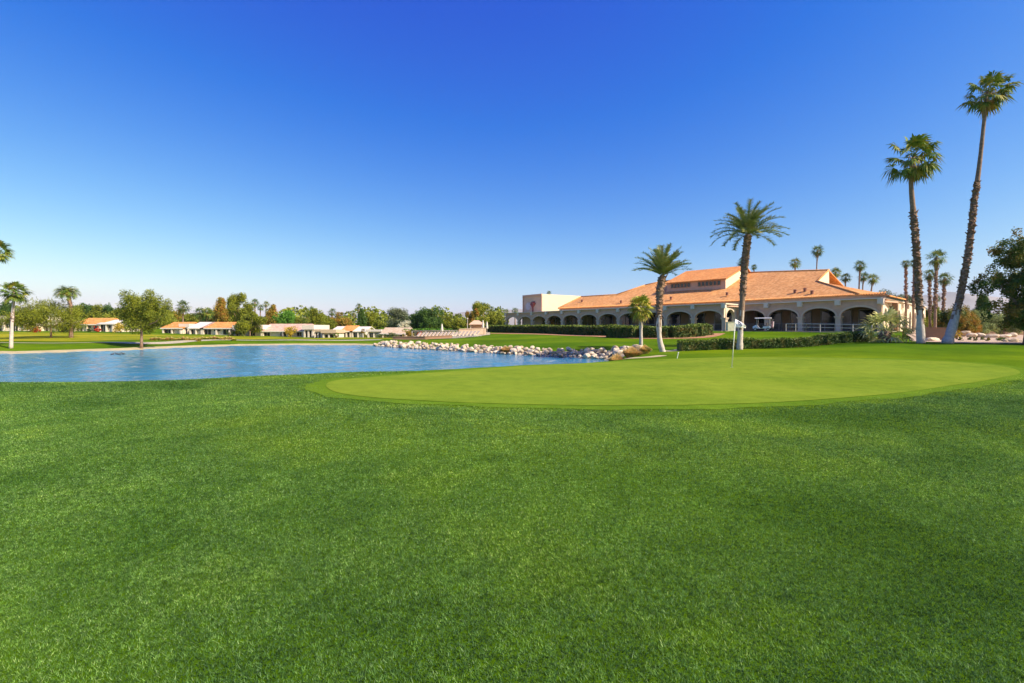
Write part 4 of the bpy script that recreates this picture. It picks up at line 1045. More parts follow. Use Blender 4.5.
# far palms: x, crown centre y, base x, base y guess, D, crown radius px, label
PF = [
 (795, 262, 796, 105, 7.0, 'dense round fan palm behind the clubhouse roof, left of a taller thin palm'),
 (817.5, 250, 815, 105, 7.5, 'thin fan palm standing highest over the clubhouse tile ridge'),
 (742, 262, 743, 110, 6.0, 'fan palm whose crown just shows behind the slim date palm and the raised roof'),
 (754, 266.5, 754, 120, 4.0, 'small palm tip showing over the ridge right of the slim date palm'),
 (835.5, 272, 836, 96, 7.0, 'fan palm beside the white roof gable, first of five right of it'),
 (845.5, 277, 845, 98, 6.5, 'lower fan palm close beside the white roof gable, second of five right of it'),
 (860, 265, 858, 96, 7.5, 'highest fan palm of the cluster right of the roof gable'),
 (863.5, 276, 861, 100, 6.5, 'fan palm with crown just beneath the highest one right of the roof gable'),
 (873, 278, 868, 95, 7.0, 'leaning fan palm at the right end of the cluster beyond the clubhouse'),
 (906, 263, 906, 70, 5.5, 'thin fan palm left of the shaggy lawn palm, further left of its twin'),
 (914.5, 262, 913, 72, 5.5, 'thin fan palm crossing the shaggy trunk of the shorter lawn palm'),
 (929.5, 274, 930, 62, 7.5, 'fan palm left of the tallest of the three between the lawn palms'),
 (936.5, 257, 935, 58, 11.0, 'tallest fan palm of the three standing between the two lawn palms'),
 (944.5, 278, 943, 64, 9.0, 'fan palm with bare trunk, right one of the three between the two lawn palms'),
 (937, 298, 937, 110, 4.5, 'small distant fan palm low between the two lawn palms'),
 (549, 292.5, 549, 150, 3.5, 'palm tip showing over the cream block tower'),
 (506, 311, 506, 150, 4.5, 'fan palm left of the cream block tower'),
 (515, 310, 515, 150, 5.0, 'fan palm close against the cream block tower'),
 (183, 306, 183, 112, 9.0, 'stout fan palm behind the house with the white roof patch'),
 (199.5, 312, 200, 118, 7.5, 'left twin fan palm behind the long orange roof'),
 (207.5, 312, 206, 118, 7.5, 'right twin fan palm behind the long orange roof'),
 (230, 304, 231, 150, 5.5, 'thin palm between the rusty tree and the big olive tree'),
 (255, 302, 255, 180, 5.5, 'thin palm just right of the big olive tree'),
 (260.5, 307, 260, 175, 4.5, 'low palm of the group beside the big olive tree'),
 (266, 303.5, 266, 185, 4.5, 'round headed palm at the right of the group beside the big olive tree'),
 (268, 310.5, 267, 175, 4.0, 'small palm touching the rusty conifer'),
 (293.5, 308.5, 294, 200, 3.6, 'lone thin palm above the pink roofed house'),
 (311, 310, 311, 150, 5.5, 'palm above the broad olive tree beyond the patio covers'),
 (307, 317, 308, 125, 8.0, 'broad fan palm at the left of the broad olive tree'),
 (332, 311.5, 332, 160, 5.5, 'palm standing highest in the mixed trees behind the orange roofed house'),
 (337, 317, 337, 160, 4.5, 'small palm among the mixed trees behind the orange roofed house'),
 (342.5, 314.5, 342, 190, 3.8, 'lone palm right of the mixed trees'),
 (353.5, 312, 354, 190, 3.6, 'left and lower of the two lollipop palms near the narrow conifer'),
 (358.5, 305.5, 359, 180, 4.2, 'higher of the two lollipop palms near the narrow conifer'),
 (441.5, 317, 441, 200, 4.0, 'far palm just right of the dark green tree'),
 (449, 317.5, 449, 210, 3.4, 'small far palm over the olive shrubs'),
 (460.5, 318, 461, 210, 3.6, 'dark far palm in front of the blue mountains'),
 (465, 320.5, 465, 210, 3.0, 'tiny far palm in front of the blue mountains'),
 (483, 306, 484, 130, 6.0, 'palm crowning the yellow olive trees by the pavilion'),
 (474, 313, 474, 130, 5.5, 'palm at the left side of the yellow olive trees by the pavilion'),
 (491.5, 308, 492, 170, 3.8, 'lollipop palm right of the yellow olive trees'),
 (499.5, 309.5, 500, 175, 4.0, 'lollipop palm nearest to the arcade end'),
 (1, 319, 1, 110, 4.0, 'low palm behind the white house at the left edge'),
]
for i, (x, y, xb, D, rp_, lab) in enumerate(PF):
    s = D / F; X = (xb - 512) * s; zb = Tz(X, D); yb = HZ - (zb - EYE) / s
    rm = rp_ * s; k = rm / 1.75
    palm([(xb, yb), ((xb * .6 + x * .4), yb * .45 + y * .55), (x, y + .5)], D, 'fan', lab, [max(.16, s * .9)] + [max(.13, s * .55)] * 2,
         rough=[(yb - (yb - y) * .35, y + 2, 7, .35)] if D < 80 else None,
         crown=dict(n=34 if D < 130 else 26, L=.80, blade=1.05, minang=-58, nleaf=9, wind=(.1, 0)), mat='palmdark' if i % 4 else 'palm', seed=20 + i, scale=k, group='distant fan palms', skirt=.5 if rp_ > 5 else 0)
# left side palms on the lake shore
palm([(11, 347.8), (12, 322), (14.5, 292)], 48, 'fan', 'fan palm with white trunk on the far bank at the left edge', [.17, .13, .11], crown=dict(n=40, L=.70, blade=.74, minang=-50, wind=(.05, 0)), mat='palm', trunkmat='barkpale', seed=71, rough=[(322, 312, 20, .2)], skirt=.3)
palm([(-6, 349), (-5, 300), (-3, 251)], 50, 'fan', 'tall fan palm cut by the left edge of the view', [.26, .2, .16], crown=dict(n=40, L=.78, blade=.80, minang=-50), mat='palm', seed=72)
palm([(71, 338), (71.5, 315), (69.5, 300), (66.5, 292)], 75, 'date', 'curved trunk palm with broad drooping head beside the umbrella shaped tree', [.28, .19, .22, .26], crown=dict(n=54, L=1.75, minang=-14, leaf=.55, nl=18, wind=(.08, 0), maxang=55, droop=1.1), mat='palm', seed=73, rough=[(312, 294, 14, .3)])

# trees: x, top y, crown bottom y, width px, D, form, leaf colour, label
TR = [
 (46, 301, 330, 60, 74, 'umbrella', 'olive', 'wide umbrella shaped olive green tree on the far lawn', 51, 24),
 (143.5, 293.5, 331, 45, 55, 'round', 'olive', 'broad pine-like tree with forked trunk on the pond bank', 141.5, 22),
 (4, 302, 325, 14, 120, 'round', 'dark', 'dark tree at the very left edge behind the white house', None, None),
 (20, 309, 326, 20, 135, 'round', 'grey', 'dull green tree behind the whitish trunk palm', None, None),
 (84, 305, 324, 22, 150, 'round', 'dark', 'dark tree right of the curved palm', None, None),
 (101, 306, 322, 20, 150, 'round', 'olive', 'rounded tree above the middle of the orange roof', None, None),
 (113, 306, 324, 16, 150, 'round', 'dark', 'dark rounded tree right above the orange roof', None, None),
 (112, 313, 330, 26, 125, 'round', 'yellowgreen', 'yellow green shrubby tree beside the white roof corner', None, None),
 (128, 308, 328, 22, 140, 'round', 'olive', 'olive tree half hidden by the pine-like tree', None, None),
 (162, 312, 329, 24, 135, 'round', 'yellowgreen', 'yellowish tree right of the pine-like tree', None, None),
 (172, 311, 325, 20, 150, 'round', 'rust', 'rusty tree left of the stout palm', None, None),
 (192, 314, 326, 20, 150, 'round', 'olive', 'green tree between the stout palm and the twin palms', None, None),
 (214, 311, 325, 22, 150, 'round', 'dark', 'dark tree right of the twin palms', None, None),
 (222, 299, 325, 15, 128, 'cone', 'rust', 'narrow rusty green tree left of the big olive tree', None, None),
 (240, 295, 326, 24, 118, 'open', 'olive', 'big olive tree, highest of the trees over the houses', None, 14),
 (250, 314, 333, 28, 95, 'open', 'olive', 'spreading olive tree with low trunk in front of the white house wing', 250, 11),
 (271, 305.5, 325, 12, 135, 'cone', 'rust', 'rust coloured conifer at the left end of the pink roof', None, None),
 (284, 311, 325, 18, 130, 'round', 'bright', 'bright green round tree above the pink roof', None, None),
 (299, 318, 326, 22, 160, 'round', 'olive', 'low olive tree over the right part of the pink roof', None, None),
 (317.5, 309.5, 331, 15, 115, 'column', 'olive', 'broad upright olive tree behind the patio covers', None, None),
 (326, 317, 331, 16, 125, 'round', 'olive', 'lower olive tree right behind the patio covers', None, None),
 (334, 313, 328, 16, 150, 'open', 'rust', 'rusty green tree in the mixed group', None, None),
 (343, 318, 328, 16, 150, 'round', 'rust', 'low rusty tree at the right of the mixed group', None, None),
 (361.5, 309.5, 331, 9, 115, 'cone', 'dark', 'narrow dark conifer left of the thin yellow green trees', None, None),
 (370.5, 312.5, 329, 10, 125, 'open', 'yellowgreen', 'thin yellow green tree right of the narrow conifer', None, None),
 (376, 320, 329, 8, 140, 'round', 'olive', 'small olive tree behind the tan roof end', None, None),
 (398, 309, 328, 20, 140, 'round', 'grey', 'grey green round tree over the tan roof', None, None),
 (416, 311.5, 329, 20, 120, 'round', 'dark', 'left half of the big deep green tree pair', None, 12),
 (430, 308.5, 329, 23, 118, 'round', 'dark', 'taller right one of the big deep green tree pair', None, 12),
 (405, 321, 329, 12, 118, 'round', 'pinkbush', 'pale blossoming shrub tree below the grey green tree', None, None),
 (388, 321, 328, 30, 150, 'round', 'olive', 'low olive tree behind the tan roof', None, None),
 (446, 316, 329, 18, 125, 'round', 'olive', 'olive tree right of the deep green pair', None, None),
 (458, 319, 329, 18, 130, 'round', 'yellowgreen', 'low yellow green tree behind the patio fence', None, None),
 (472, 310, 329, 12, 118, 'open', 'rust', 'brownish tree at the left side of the pavilion', None, None),
 (481, 303, 322, 16, 122, 'open', 'yellowgreen', 'tall yellow olive tree beside the pavilion', None, None),
 (494.5, 312, 330, 14, 126, 'round', 'yellowgreen', 'green tree between the pavilion and the arcade end', None, None),
 (503, 318, 330, 10, 150, 'round', 'olive', 'small tree behind the arcade end', None, None),
 (892, 292, 312, 26, 120, 'round', 'grey', 'feathery grey green tree over the end wall of the clubhouse', None, None),
 (908, 296, 312, 20, 125, 'round', 'grey', 'second feathery grey green tree over the end wall', None, None),
 (952, 309, 334, 24, 60, 'round', 'darkrust', 'brownish green bushy tree behind the leaning palm', None, 12),
 (968, 309, 334, 18, 66, 'round', 'rust', 'rusty olive tree right of the leaning palm', None, None),
 (985, 296, 330, 17, 84, 'cone', 'dark', 'dark green pine against the mountains', None, None),
 (984, 312, 333, 26, 70, 'round', 'willow', 'pale willow-like tree in front of the pine', None, None),
 (1004, 314, 333, 26, 74, 'round', 'willow', 'pale green tree in the shade side of the big right tree', None, None),
 (930, 306, 330, 14, 90, 'round', 'yellowgreen', 'yellow green tree low between the lawn palms', None, None),
]
for i, (x, yt, yb, w_, D, k, m_, lab, xb, lob) in enumerate(TR):
    tree(x, yt, yb, w_, D, k, m_, lab, xb=xb, lobes=lob, group='trees around the golf course')
tree(1052, 232, 326, 106, 34, 'open', 'darkrust', 'large dark green tree with rusty patches at the right edge', xb=1029, n=80000, leaf=.07, lobes=50, rad=.26)
# stuff: the low mass of far woods behind the houses
r = np.random.default_rng(5)
C = []
for k in range(420):
    x = r.uniform(-60, 500); D = r.uniform(165, 230); s = D / F; c = np.array(((x - 512) * s, D, 1.0)); hgt = (6.6 + 2.4 * math.sin(x * .09) + r.uniform(-1, 1.5)) * D / 200
    q = r.normal(size=(60, 3)); q /= np.linalg.norm(q, axis=1)[:, None]; C.append(c + q * (2.6, 2.6, hgt * .5) + (0, 0, hgt * .5))
for k in range(120):
    x = r.uniform(915, 1200); D = r.uniform(100, 150); s = D / F; c = np.array(((x - 512) * s, D, .6)); hgt = r.uniform(2.6, 4.6)
    q = r.normal(size=(60, 3)); q /= np.linalg.norm(q, axis=1)[:, None]; C.append(c + q * (2.2, 2.2, hgt * .5) + (0, 0, hgt * .5))
tag(link('woods', leaves_mesh('woods', np.concatenate(C), .62, r), M['olive']), 'far belt of mixed green trees behind the houses', 'woods', kind='stuff')

# bushes near houses etc
BU = [
 (290.5, 326.5, 12, 96, 'orangebush', 'orange yellow bush in front of the pink roofed house'),
 (231, 331, 9, 93, 'hedge', 'small clipped dark bush at the white gable'),
 (240, 331, 9, 93, 'hedge', 'dark bush below the white house wing'),
 (96.5, 326.5, 6, 100, 'redbush', 'red flowering bush at the orange roofed house'),
 (90, 328, 5, 100, 'hedge', 'little green bush left of the red flowering one'),
 (121, 323.5, 13, 98, 'orangebush', 'rusty orange shrub beside the pine-like tree'),
 (30, 324, 14, 95, 'orangebush', 'orange tinged shrub behind the white trunk palm'),
 (37, 327, 6, 92, 'redbush', 'reddish shrub beneath the umbrella shaped tree'),
 (62, 325, 16, 94, 'hedge', 'dark shrub beneath the umbrella shaped tree'),
 (364.5, 329, 6, 92, 'darkrust', 'dark bush between the two white houses'),
 (388, 333, 22, 88, 'hedge', 'low dark bush under the tan roof'),
 (336.5, 333, 5, 92, 'hedgetop', 'yellowish bush at the end of the patio cover'),
 (408, 330, 10, 86, 'rust', 'brownish shrub at the start of the patio wall'),
 (420, 332, 6, 84, 'redbush', 'red flowering shrub at the left end of the loungers'),
 (957, 331, 8, 48, 'orangebush', 'yellow shrub right beside the leaning palm foot'),
 (952, 334, 5, 45, 'darkrust', 'dark shrub touching the leaning palm foot'),
 (1008, 341.5, 16, 40, 'darkrust', 'low dark shrub beneath the big right tree'),
 (935, 321, 12, 70, 'darkrust', 'dark bush behind the brown wall'),
 (928, 318, 9, 66, 'yellowgreen', 'light green bush at the end of the clubhouse wall'),
]
for x, yt, w_, D, m_, lab in BU: bush(x, yt, w_, D, m_, lab, group='bushes around the golf course')
for i, (x, y, D) in enumerate([(969.5, 339.5, 47), (983, 340, 47), (999, 341, 45), (988, 344, 41), (975, 343.5, 42), (960.5, 342.5, 43)]):
    bush(x, y - 1.2, 3.4, D, 'darkrust', 'tiny dark desert shrub dotted on the bare tan ground', group='tiny desert shrubs', name='desert_shrub', leaf=.05, n=260)

# hedges: clipped dense leaf walls
def hedge(path, h, wd, label, z_of=None, topmat='hedgetop', leaf=.10, dens=95, name='hedge', hs_=None):
    p = np.array([((x - 512) * D / F, D) for x, D in path]); r = np.random.default_rng(int(path[0][0])); seg = np.linalg.norm(np.diff(p, axis=0), axis=1)
    root = empty(name, (p[0][0], p[0][1], Tz(*p[0])), 0, label, 'hedge'); o = np.array(root.location)
    side, topc = [], []
    for i in range(len(p) - 1):
        d = (p[i + 1] - p[i]) / seg[i]; n = np.array((-d[1], d[0])); cnt = int(seg[i] * dens)
        for kind, k in (('f', int(cnt * h)), ('b', int(cnt * h * .6)), ('t', int(cnt * wd * 1.2))):
            t = r.random(k) * seg[i]; u = r.random(k)
            base = p[i] + np.outer(t, d); wob = .07 * np.sin(t * 2.1 + i) + .06 * np.sin(t * .77 + 2 * i) + .06 * r.normal(size=k)
            if kind == 't': xy = base + np.outer((u - .5) * wd, n); zz = h + wob * .9
            else: xy = base + np.outer((-.5 if kind == 'f' else .5) * wd + wob, n); zz = u * h
            g = T(xy[:, 0], xy[:, 1]); c = np.stack([xy[:, 0], xy[:, 1], g + zz], 1) - o
            (topc if kind == 't' else side).append(c)
    core = MB()
    for i in range(len(p) - 1):
        d = (p[i + 1] - p[i]) / seg[i]; n = np.array((-d[1], d[0])); m_ = max(1, int(seg[i] / 4))
        for j in range(m_):
            a = p[i] + d * seg[i] * j / m_; b = p[i] + d * seg[i] * (j + 1) / m_; za, zb = Tz(*a) - o[2], Tz(*b) - o[2]; k = wd / 2 - .12
            v = [(*(a - n * k - o[:2]), za), (*(b - n * k - o[:2]), zb), (*(b + n * k - o[:2]), zb), (*(a + n * k - o[:2]), za)]
            v += [(q[0], q[1], q[2] + h - .1) for q in v]
            core.add(v, [(0, 3, 2, 1), (4, 5, 6, 7), (0, 1, 5, 4), (1, 2, 6, 5), (2, 3, 7, 6), (3, 0, 4, 7)])
    link('branches', core.mesh('branches'), M['hedge'], root)
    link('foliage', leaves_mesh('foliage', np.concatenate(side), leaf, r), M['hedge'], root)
    link('clipped_top', leaves_mesh('clipped_top', np.concatenate(topc), leaf, r), M[topmat], root)  # top paler than the sides, sunlight put into the leaf colour
hedge([(478, 111), (505, 103), (560, 84), (600, 73), (622, 70)], 1.35, 1.8, 'long tall clipped hedge running below the left arches', leaf=.16, dens=60)
hedge([(612, 64.0), (640, 60), (668, 59.0), (692, 60), (703, 63.5)], 1.30, 2.4, 'tall dark rounded hedge behind the two date palms', leaf=.14, dens=80)
hedge([(679, 37.2), (740, 37.6), (800, 38.2), (840, 40), (868, 43)], .68, 1.0, 'low clipped hedge on the lawn behind the golf flag', leaf=.07, dens=280)
hedge([(402, 93), (425, 92), (452, 92)], 1.25, 1.6, 'light green hedge behind the row of sun loungers', leaf=.16, dens=50, topmat='bright')

# ornamental grass clumps
def tuft(x, yb, wpx, hpx, D, mat, label, group, n=900):
    s = D / F; X = (x - 512) * s; z0 = Tz(X, D); w_ = wpx * s / 2; h = hpx * s; r = np.random.default_rng(int(x * 13) + 5)
    a = r.random(n) * 2 * np.pi; q = r.random(n) ** .5; b = np.stack([np.cos(a) * q * w_ * .45, np.sin(a) * q * w_ * .45, np.zeros(n)], 1)
    el = np.clip(1 - q * .75, .1, 1); tip = b + np.stack([np.cos(a) * w_ * .75 * q, np.sin(a) * w_ * .75 * q, h * (.45 + .55 * el) * (.7 + .3 * r.random(n))], 1)
    mid = (b + tip) / 2 + np.stack([np.zeros(n)] * 2 + [h * .12 * np.ones(n)], 1)
    tip[:, 2] -= h * .12 * q; t = np.stack([-np.sin(a), np.cos(a), np.zeros(n)], 1) * max(.010, s * .22)
    V = np.stack([b - t, b + t, mid + t * .8, mid - t * .8, tip], 1).reshape(-1, 3); k = np.arange(n)[:, None] * 5
    Fc = np.concatenate([k + (0, 1, 2), k + (0, 2, 3), k + (3, 2, 4)])
    return tag(link('grass_clump', arr_mesh('grass_clump', V, Fc), M[mat]), label, 'grass clump', group)
def put(o, x, D): X = (x - 512) * D / F; o.location = (X, D, Tz(X, D) - .02)
for x, D, w_, h_, m_, lab in [(603, 34.5, 15, 7, 'strawgrass', 'straw and green grass clump at the left of the golden clumps by the boulders'),
                              (617, 33.4, 20, 9.5, 'browngrass', 'golden brown grass clump, leftmost golden one before the boulders'),
                              (632, 33.6, 22, 10, 'browngrass', 'golden brown grass clump in the middle before the boulders'),
                              (645, 34.2, 14, 7, 'browngrass', 'smaller golden brown grass clump beside the date palm foot'),
                              (506, 45.0, 14, 6, 'browngrass', 'tan grass clump at the water edge amid the boulder row')]:
    put(tuft(x, 0, w_, h_ * 1.5, D, m_, lab, 'ornamental grass clumps by the boulders', 2600), x, D)
for i in range(22):
    x = 152 + i * 3.9; D = 66 if x < 200 else 70.5
    put(tuft(x, 0, 6.5, 4.2 + 1.0 * math.sin(i * 1.7), D, 'strawgrass' if i % 4 else 'browngrass', 'straw coloured grass clump in the row on the far bank', 'straw grass row on the far bank', 260), x, D + (i % 3) * .5)

# ------------------------------------------------------------------ boulders
rockmesh = []
for k in range(12):
    bm = bmesh.new(); bmesh.ops.create_icosphere(bm, subdivisions=2, radius=.5); rr = random.Random(k)
    planes = [(Vector((rr.gauss(0, 1), rr.gauss(0, 1), rr.gauss(0, .8))).normalized(), rr.uniform(.30, .44)) for _ in range(9)]
    for v in bm.verts:
        for n, d in planes:
            e = v.co.dot(n) - d
            if e > 0: v.co -= n * e * .92
        v.co += Vector((rr.gauss(0, .012), rr.gauss(0, .012), rr.gauss(0, .012)))
    me = bpy.data.meshes.new('boulder'); bm.to_mesh(me); bm.free(); me.materials.append(M['rock']); rockmesh.append(me)
def boulder(x, y, z, sx, sy, sz, rz, label, group, name='boulder', k=None):
    o = bpy.data.objects.new(name, rockmesh[k if k is not None else rnd.randrange(12)]); COL.objects.link(o)
    o.location = (x, y, z); o.scale = (sx, sy, sz); o.rotation_euler = (rnd.uniform(-.3, .3), rnd.uniform(-.3, .3), rz)
    return tag(o, label, 'boulder', group)
rl = np.array([s_shore(*p) for p in [(374, 346), (400, 348), (430, 349.6), (470, 352), (520, 355), (560, 357), (600, 359)]] + [(8.0, 36.2), (9.3, 36.9), (10.7, 37.3)])
sheet('stone_bank', ribbon(offs(rl, .75), 2.1), M['stones'], .03, .4)
cl = np.concatenate([[0], np.cumsum(np.linalg.norm(np.diff(rl, axis=0), axis=1))]); TL = cl[-1]
for tier, (off, n, zz, sz) in enumerate([(.05, 78, -.62, .52), (.55, 78, -.30, .60), (1.0, 72, -.02, .58), (1.4, 58, .08, .44)]):
    for i in range(n):
        t = (1 - (1 - (i + rnd.random() * .7) / n) ** 1.4) * TL; x = np.interp(t, cl, rl[:, 0]); y = np.interp(t, cl, rl[:, 1])
        j = min(np.searchsorted(cl, t), len(cl) - 1); j = max(j, 1); d = rl[j] - rl[j - 1]; d /= np.linalg.norm(d); nn = np.array((-d[1], d[0]))
        if nn[1] < 0: nn = -nn
        o_ = off + rnd.uniform(-.2, .25); x += nn[0] * o_; y += nn[1] * o_; s_ = sz * (rnd.uniform(.55, 1.25) if rnd.random() < .8 else rnd.uniform(1.2, 1.7)) * (1.0 - .24 * t / TL)
        zb = max(WL + .02 + tier * .1, Tz(x, y)) if tier else WL + .02
        boulder(x, y, zb + s_ * .22 + (.06 * tier), s_ * rnd.uniform(.8, 1.35), s_ * rnd.uniform(.7, 1.1), s_ * rnd.uniform(.5, .85), rnd.uniform(0, 6.3),
                'pale boulder in the stone bank lining the far side of the pond', 'pale boulders lining the pond')
for x, y, w_, h_, D, lab in [(964.5, 333.5, 12, 7, 58, 'whitish boulder nearest the leaning palm on the desert ground'), (972, 335.5, 10, 6, 56, 'pale rounded boulder second from the leaning palm'),
                             (980, 336, 11, 6, 56, 'cream boulder in the middle of the desert row'), (991, 336.5, 15, 6, 55, 'long grey white boulder in the desert row'),
                             (1003, 336.5, 15, 6, 55, 'grey topped long boulder in the desert row'), (1012, 335, 10, 5.5, 57, 'pale boulder at the right end of the desert row'),
                             (1014, 345, 9, 5, 38, 'grey rock under the big right tree'), (1005, 345.5, 6, 3, 38.5, 'small grey rock left of the big right tree trunk')]:
    s = D / F; X = (x - 512) * s; z = Tz(X, D); zc = EYE + (HZ - y) * s
    boulder(X, D, max(zc, z + .1), w_ * s * 1.05, w_ * s * .8, h_ * s * .95, 0 if w_ > 8 else 1, lab, 'boulders on the desert ground')
q = P(932.5, 340.5, 41.5); boulder(q[0], q[1], Tz(q[0], q[1]) + .05, 1.25, .9, .55, .1, 'flat pinkish boulder between the two tall lawn palms', 'boulders on the desert ground', k=3)

# ------------------------------------------------------------------ walls and fences
def wall(path, h, th, mat, label, cat='wall', name='garden_wall', cap=None):
    p = [np.array(((x - 512) * D / F, D)) for x, D in path]; o = np.array((*p[0], Tz(*p[0]))); root = empty(name, o, 0, label, cat)
    m = MB(); c = MB()
    for a, b in zip(p, p[1:]):
        d = unit(b - a); n = np.array((-d[1], d[0])); L = np.linalg.norm(b - a); k = max(1, int(L / 4))
        for i in range(k):
            e = a + d * L * i / k; f = a + d * L * (i + 1) / k; ze, zf = Tz(*e) - o[2], Tz(*f) - o[2]
            for mm, hw, lo, hi in ((m, th / 2, -.4, h), (c, th / 2 + .05, h + .002, h + .08)):
                v = [(*(e - n * hw - o[:2]), ze + lo), (*(f - n * hw - o[:2]), zf + lo), (*(f + n * hw - o[:2]), zf + lo), (*(e + n * hw - o[:2]), ze + lo),
                     (*(e - n * hw - o[:2]), ze + hi), (*(f - n * hw - o[:2]), zf + hi), (*(f + n * hw - o[:2]), zf + hi), (*(e + n * hw - o[:2]), ze + hi)]
                mm.add(v, [(0, 3, 2, 1), (4, 5, 6, 7), (0, 1, 5, 4), (1, 2, 6, 5), (2, 3, 7, 6), (3, 0, 4, 7)])
    link('wall_face', m.mesh('wall_face'), M[mat], root); link('coping', c.mesh('coping'), M[cap or mat], root)
    return root
wall([(393, 77), (425, 76), (452, 77.5)], .42, .3, 'brownwall', 'low dark brown wall below the sun loungers')
wall([(968, 82), (1040, 80), (1150, 82)], 1.15, .25, 'brownwall', 'reddish brown boundary wall behind the desert boulders')
wall([(925.5, 47), (948, 46)], 1.15, .25, 'brownwall', 'brown block wall between the two tall lawn palms')
# patio fence
fe = empty('patio_fence', (*P(455, 330, 90)[:2], .3), 0, 'thin brown iron fence behind the patio, left of the pavilion', 'fence')
def fence_part(path, h, z0s):
    m = MB()
    for (x0, D0), (x1, D1) in zip(path, path[1:]):
        a = P(x0, 330, D0)[:2]; b = P(x1, 330, D1)[:2]; r_ = railing(a, b, Tz(*a), h, 2.4, bal=.28, parent=None, zq=Tz(*b), rails=(1.0, .1), r=.04); m.add(r_.v, r_.f)
    return m
m = fence_part([(412, 89.0), (440, 88), (458, 88)], 1.1, 0); o = link('fence_panel', m.mesh('fence_panel'), M['railpale'], fe); o.matrix_parent_inverse = Matrix.Translation(-Vector(fe.location))
m = fence_part([(458, 88), (484, 90)], 1.15, 0); o = link('fence_panel', m.mesh('fence_panel'), M['brownwall'], fe); o.matrix_parent_inverse = Matrix.Translation(-Vector(fe.location))
sc2 = wall([(459, 91), (486, 92)], 1.2, .2, 'tan', 'tan screen wall behind the patio fence', name='screen_wall')
# loungers
def lounger():
    root = empty('sun_lounger', (0, 0, 0), 0, 'pale reclined sun lounger in the row on the patio', 'sun lounger', 'sun loungers in a row on the patio')
    f = MB().box(-.30, .30, -.9, -.86, .26, .32).box(-.30, .30, .1, .14, .26, .32).box(-.32, -.28, -.9, .95, .26, .32).box(.28, .32, -.9, .95, .26, .32)
    f.build('frame', M['railpale'], root)
    MB().box(-.23, .23, -.88, .12, .322, .40).build('seat', M['lounge'], root)
    MB().add([(-.27, .12, .33), (.27, .12, .33), (.27, .80, .92), (-.27, .80, .92), (-.27, .07, .40), (.27, .07, .40), (.27, .75, .99), (-.27, .75, .99)], [(0, 3, 2, 1), (4, 5, 6, 7), (0, 1, 5, 4), (1, 2, 6, 5), (2, 3, 7, 6), (3, 0, 4, 7)]).build('backrest', M['lounge'], root)
    for x in (-.3, .3):
        for y in (-.8, .85): MB().tube([(x, y, 0), (x, y, .26)], .025, 6).build('leg', M['railpale'], root)
    return root
L0 = lounger()
def dup(root):
    r_ = root.copy(); COL.objects.link(r_)
    for c in list(root.children):
        d = c.copy(); COL.objects.link(d); d.parent = r_
    return r_
for i in range(17):
    o = L0 if i == 0 else dup(L0); x = 417 + i * 3.7; D = 80.5 + (.5 if i > 10 else 0)
    X = (x - 512) * D / F; o.location = (X, D, Tz(X, D) + .05); o.rotation_euler = (0, 0, R(-38))
def umbrella(x, D, h, label):
    X = (x - 512) * D / F; root = empty('closed_umbrella', (X, D, Tz(X, D) + .04), 0, label, 'umbrella', 'closed patio umbrellas')
    MB().tube([(0, 0, 0), (0, 0, h)], .03, 8).build('pole', M['railpale'], root)
    MB().tube([(0, 0, h * .40), (0, 0, h * .5), (0, 0, h * .75), (0, 0, h * .97), (0, 0, h)], [.20, .24, .17, .07, .02], 10).build('canopy', M['white'], root, smooth=True)
    MB().tube([(0, 0, 0), (0, 0, .1)], [.3, .28], 14).build('base', M['concrete'], root)
umbrella(442, 87, 2.35, 'closed white umbrella at the middle of the loungers')
umbrella(483, 93, 2.7, 'taller closed white umbrella by the pavilion, left of its pair')
umbrella(487, 94, 2.45, 'closed white umbrella right next to the tall hedge end')
# pavilion
q = P(476.5, 330, 97); z0 = Tz(q[0], q[1]); pav = empty('pavilion', (q[0], q[1], z0), .1, 'small brown pavilion with hipped roof left of the hedge end', 'pavilion')
for x in (-1.2, 1.2):
    for y in (-1.2, 1.2): MB().box(x - .1, x + .1, y - .1, y + .1, 0, 1.9).build('post', M['tan'], pav)
MB().add([(-1.6, -1.6, 1.9), (1.6, -1.6, 1.9), (1.6, 1.6, 1.9), (-1.6, 1.6, 1.9), (-.5, 0, 2.75), (.5, 0, 2.75)], [(0, 3, 2, 1), (0, 1, 5, 4), (1, 2, 5), (2, 3, 4, 5), (3, 0, 4)]).build('roof', M['taupe'], pav)
MB().box(-1.1, 1.1, 1.0, 1.12, 0, 1.85).build('rear_wall', M['taupe'], pav)
# tall thin pole near the pavilion
q = P(467.5, 330, 92); lp = empty('light_pole', (q[0], q[1], Tz(q[0], q[1])), 0, 'thin pale pole standing at the patio fence', 'pole')
MB().tube([(0, 0, -.1), (0, 0, 3.0)], [.06, .045], 8).build('pole', M['railpale'], lp); MB().tube([(0, 0, 3.0), (0, 0, 3.12), (0, 0, 3.25)], [.10, .16, .05], 10).build('lamp_head', M['railpale'], lp)

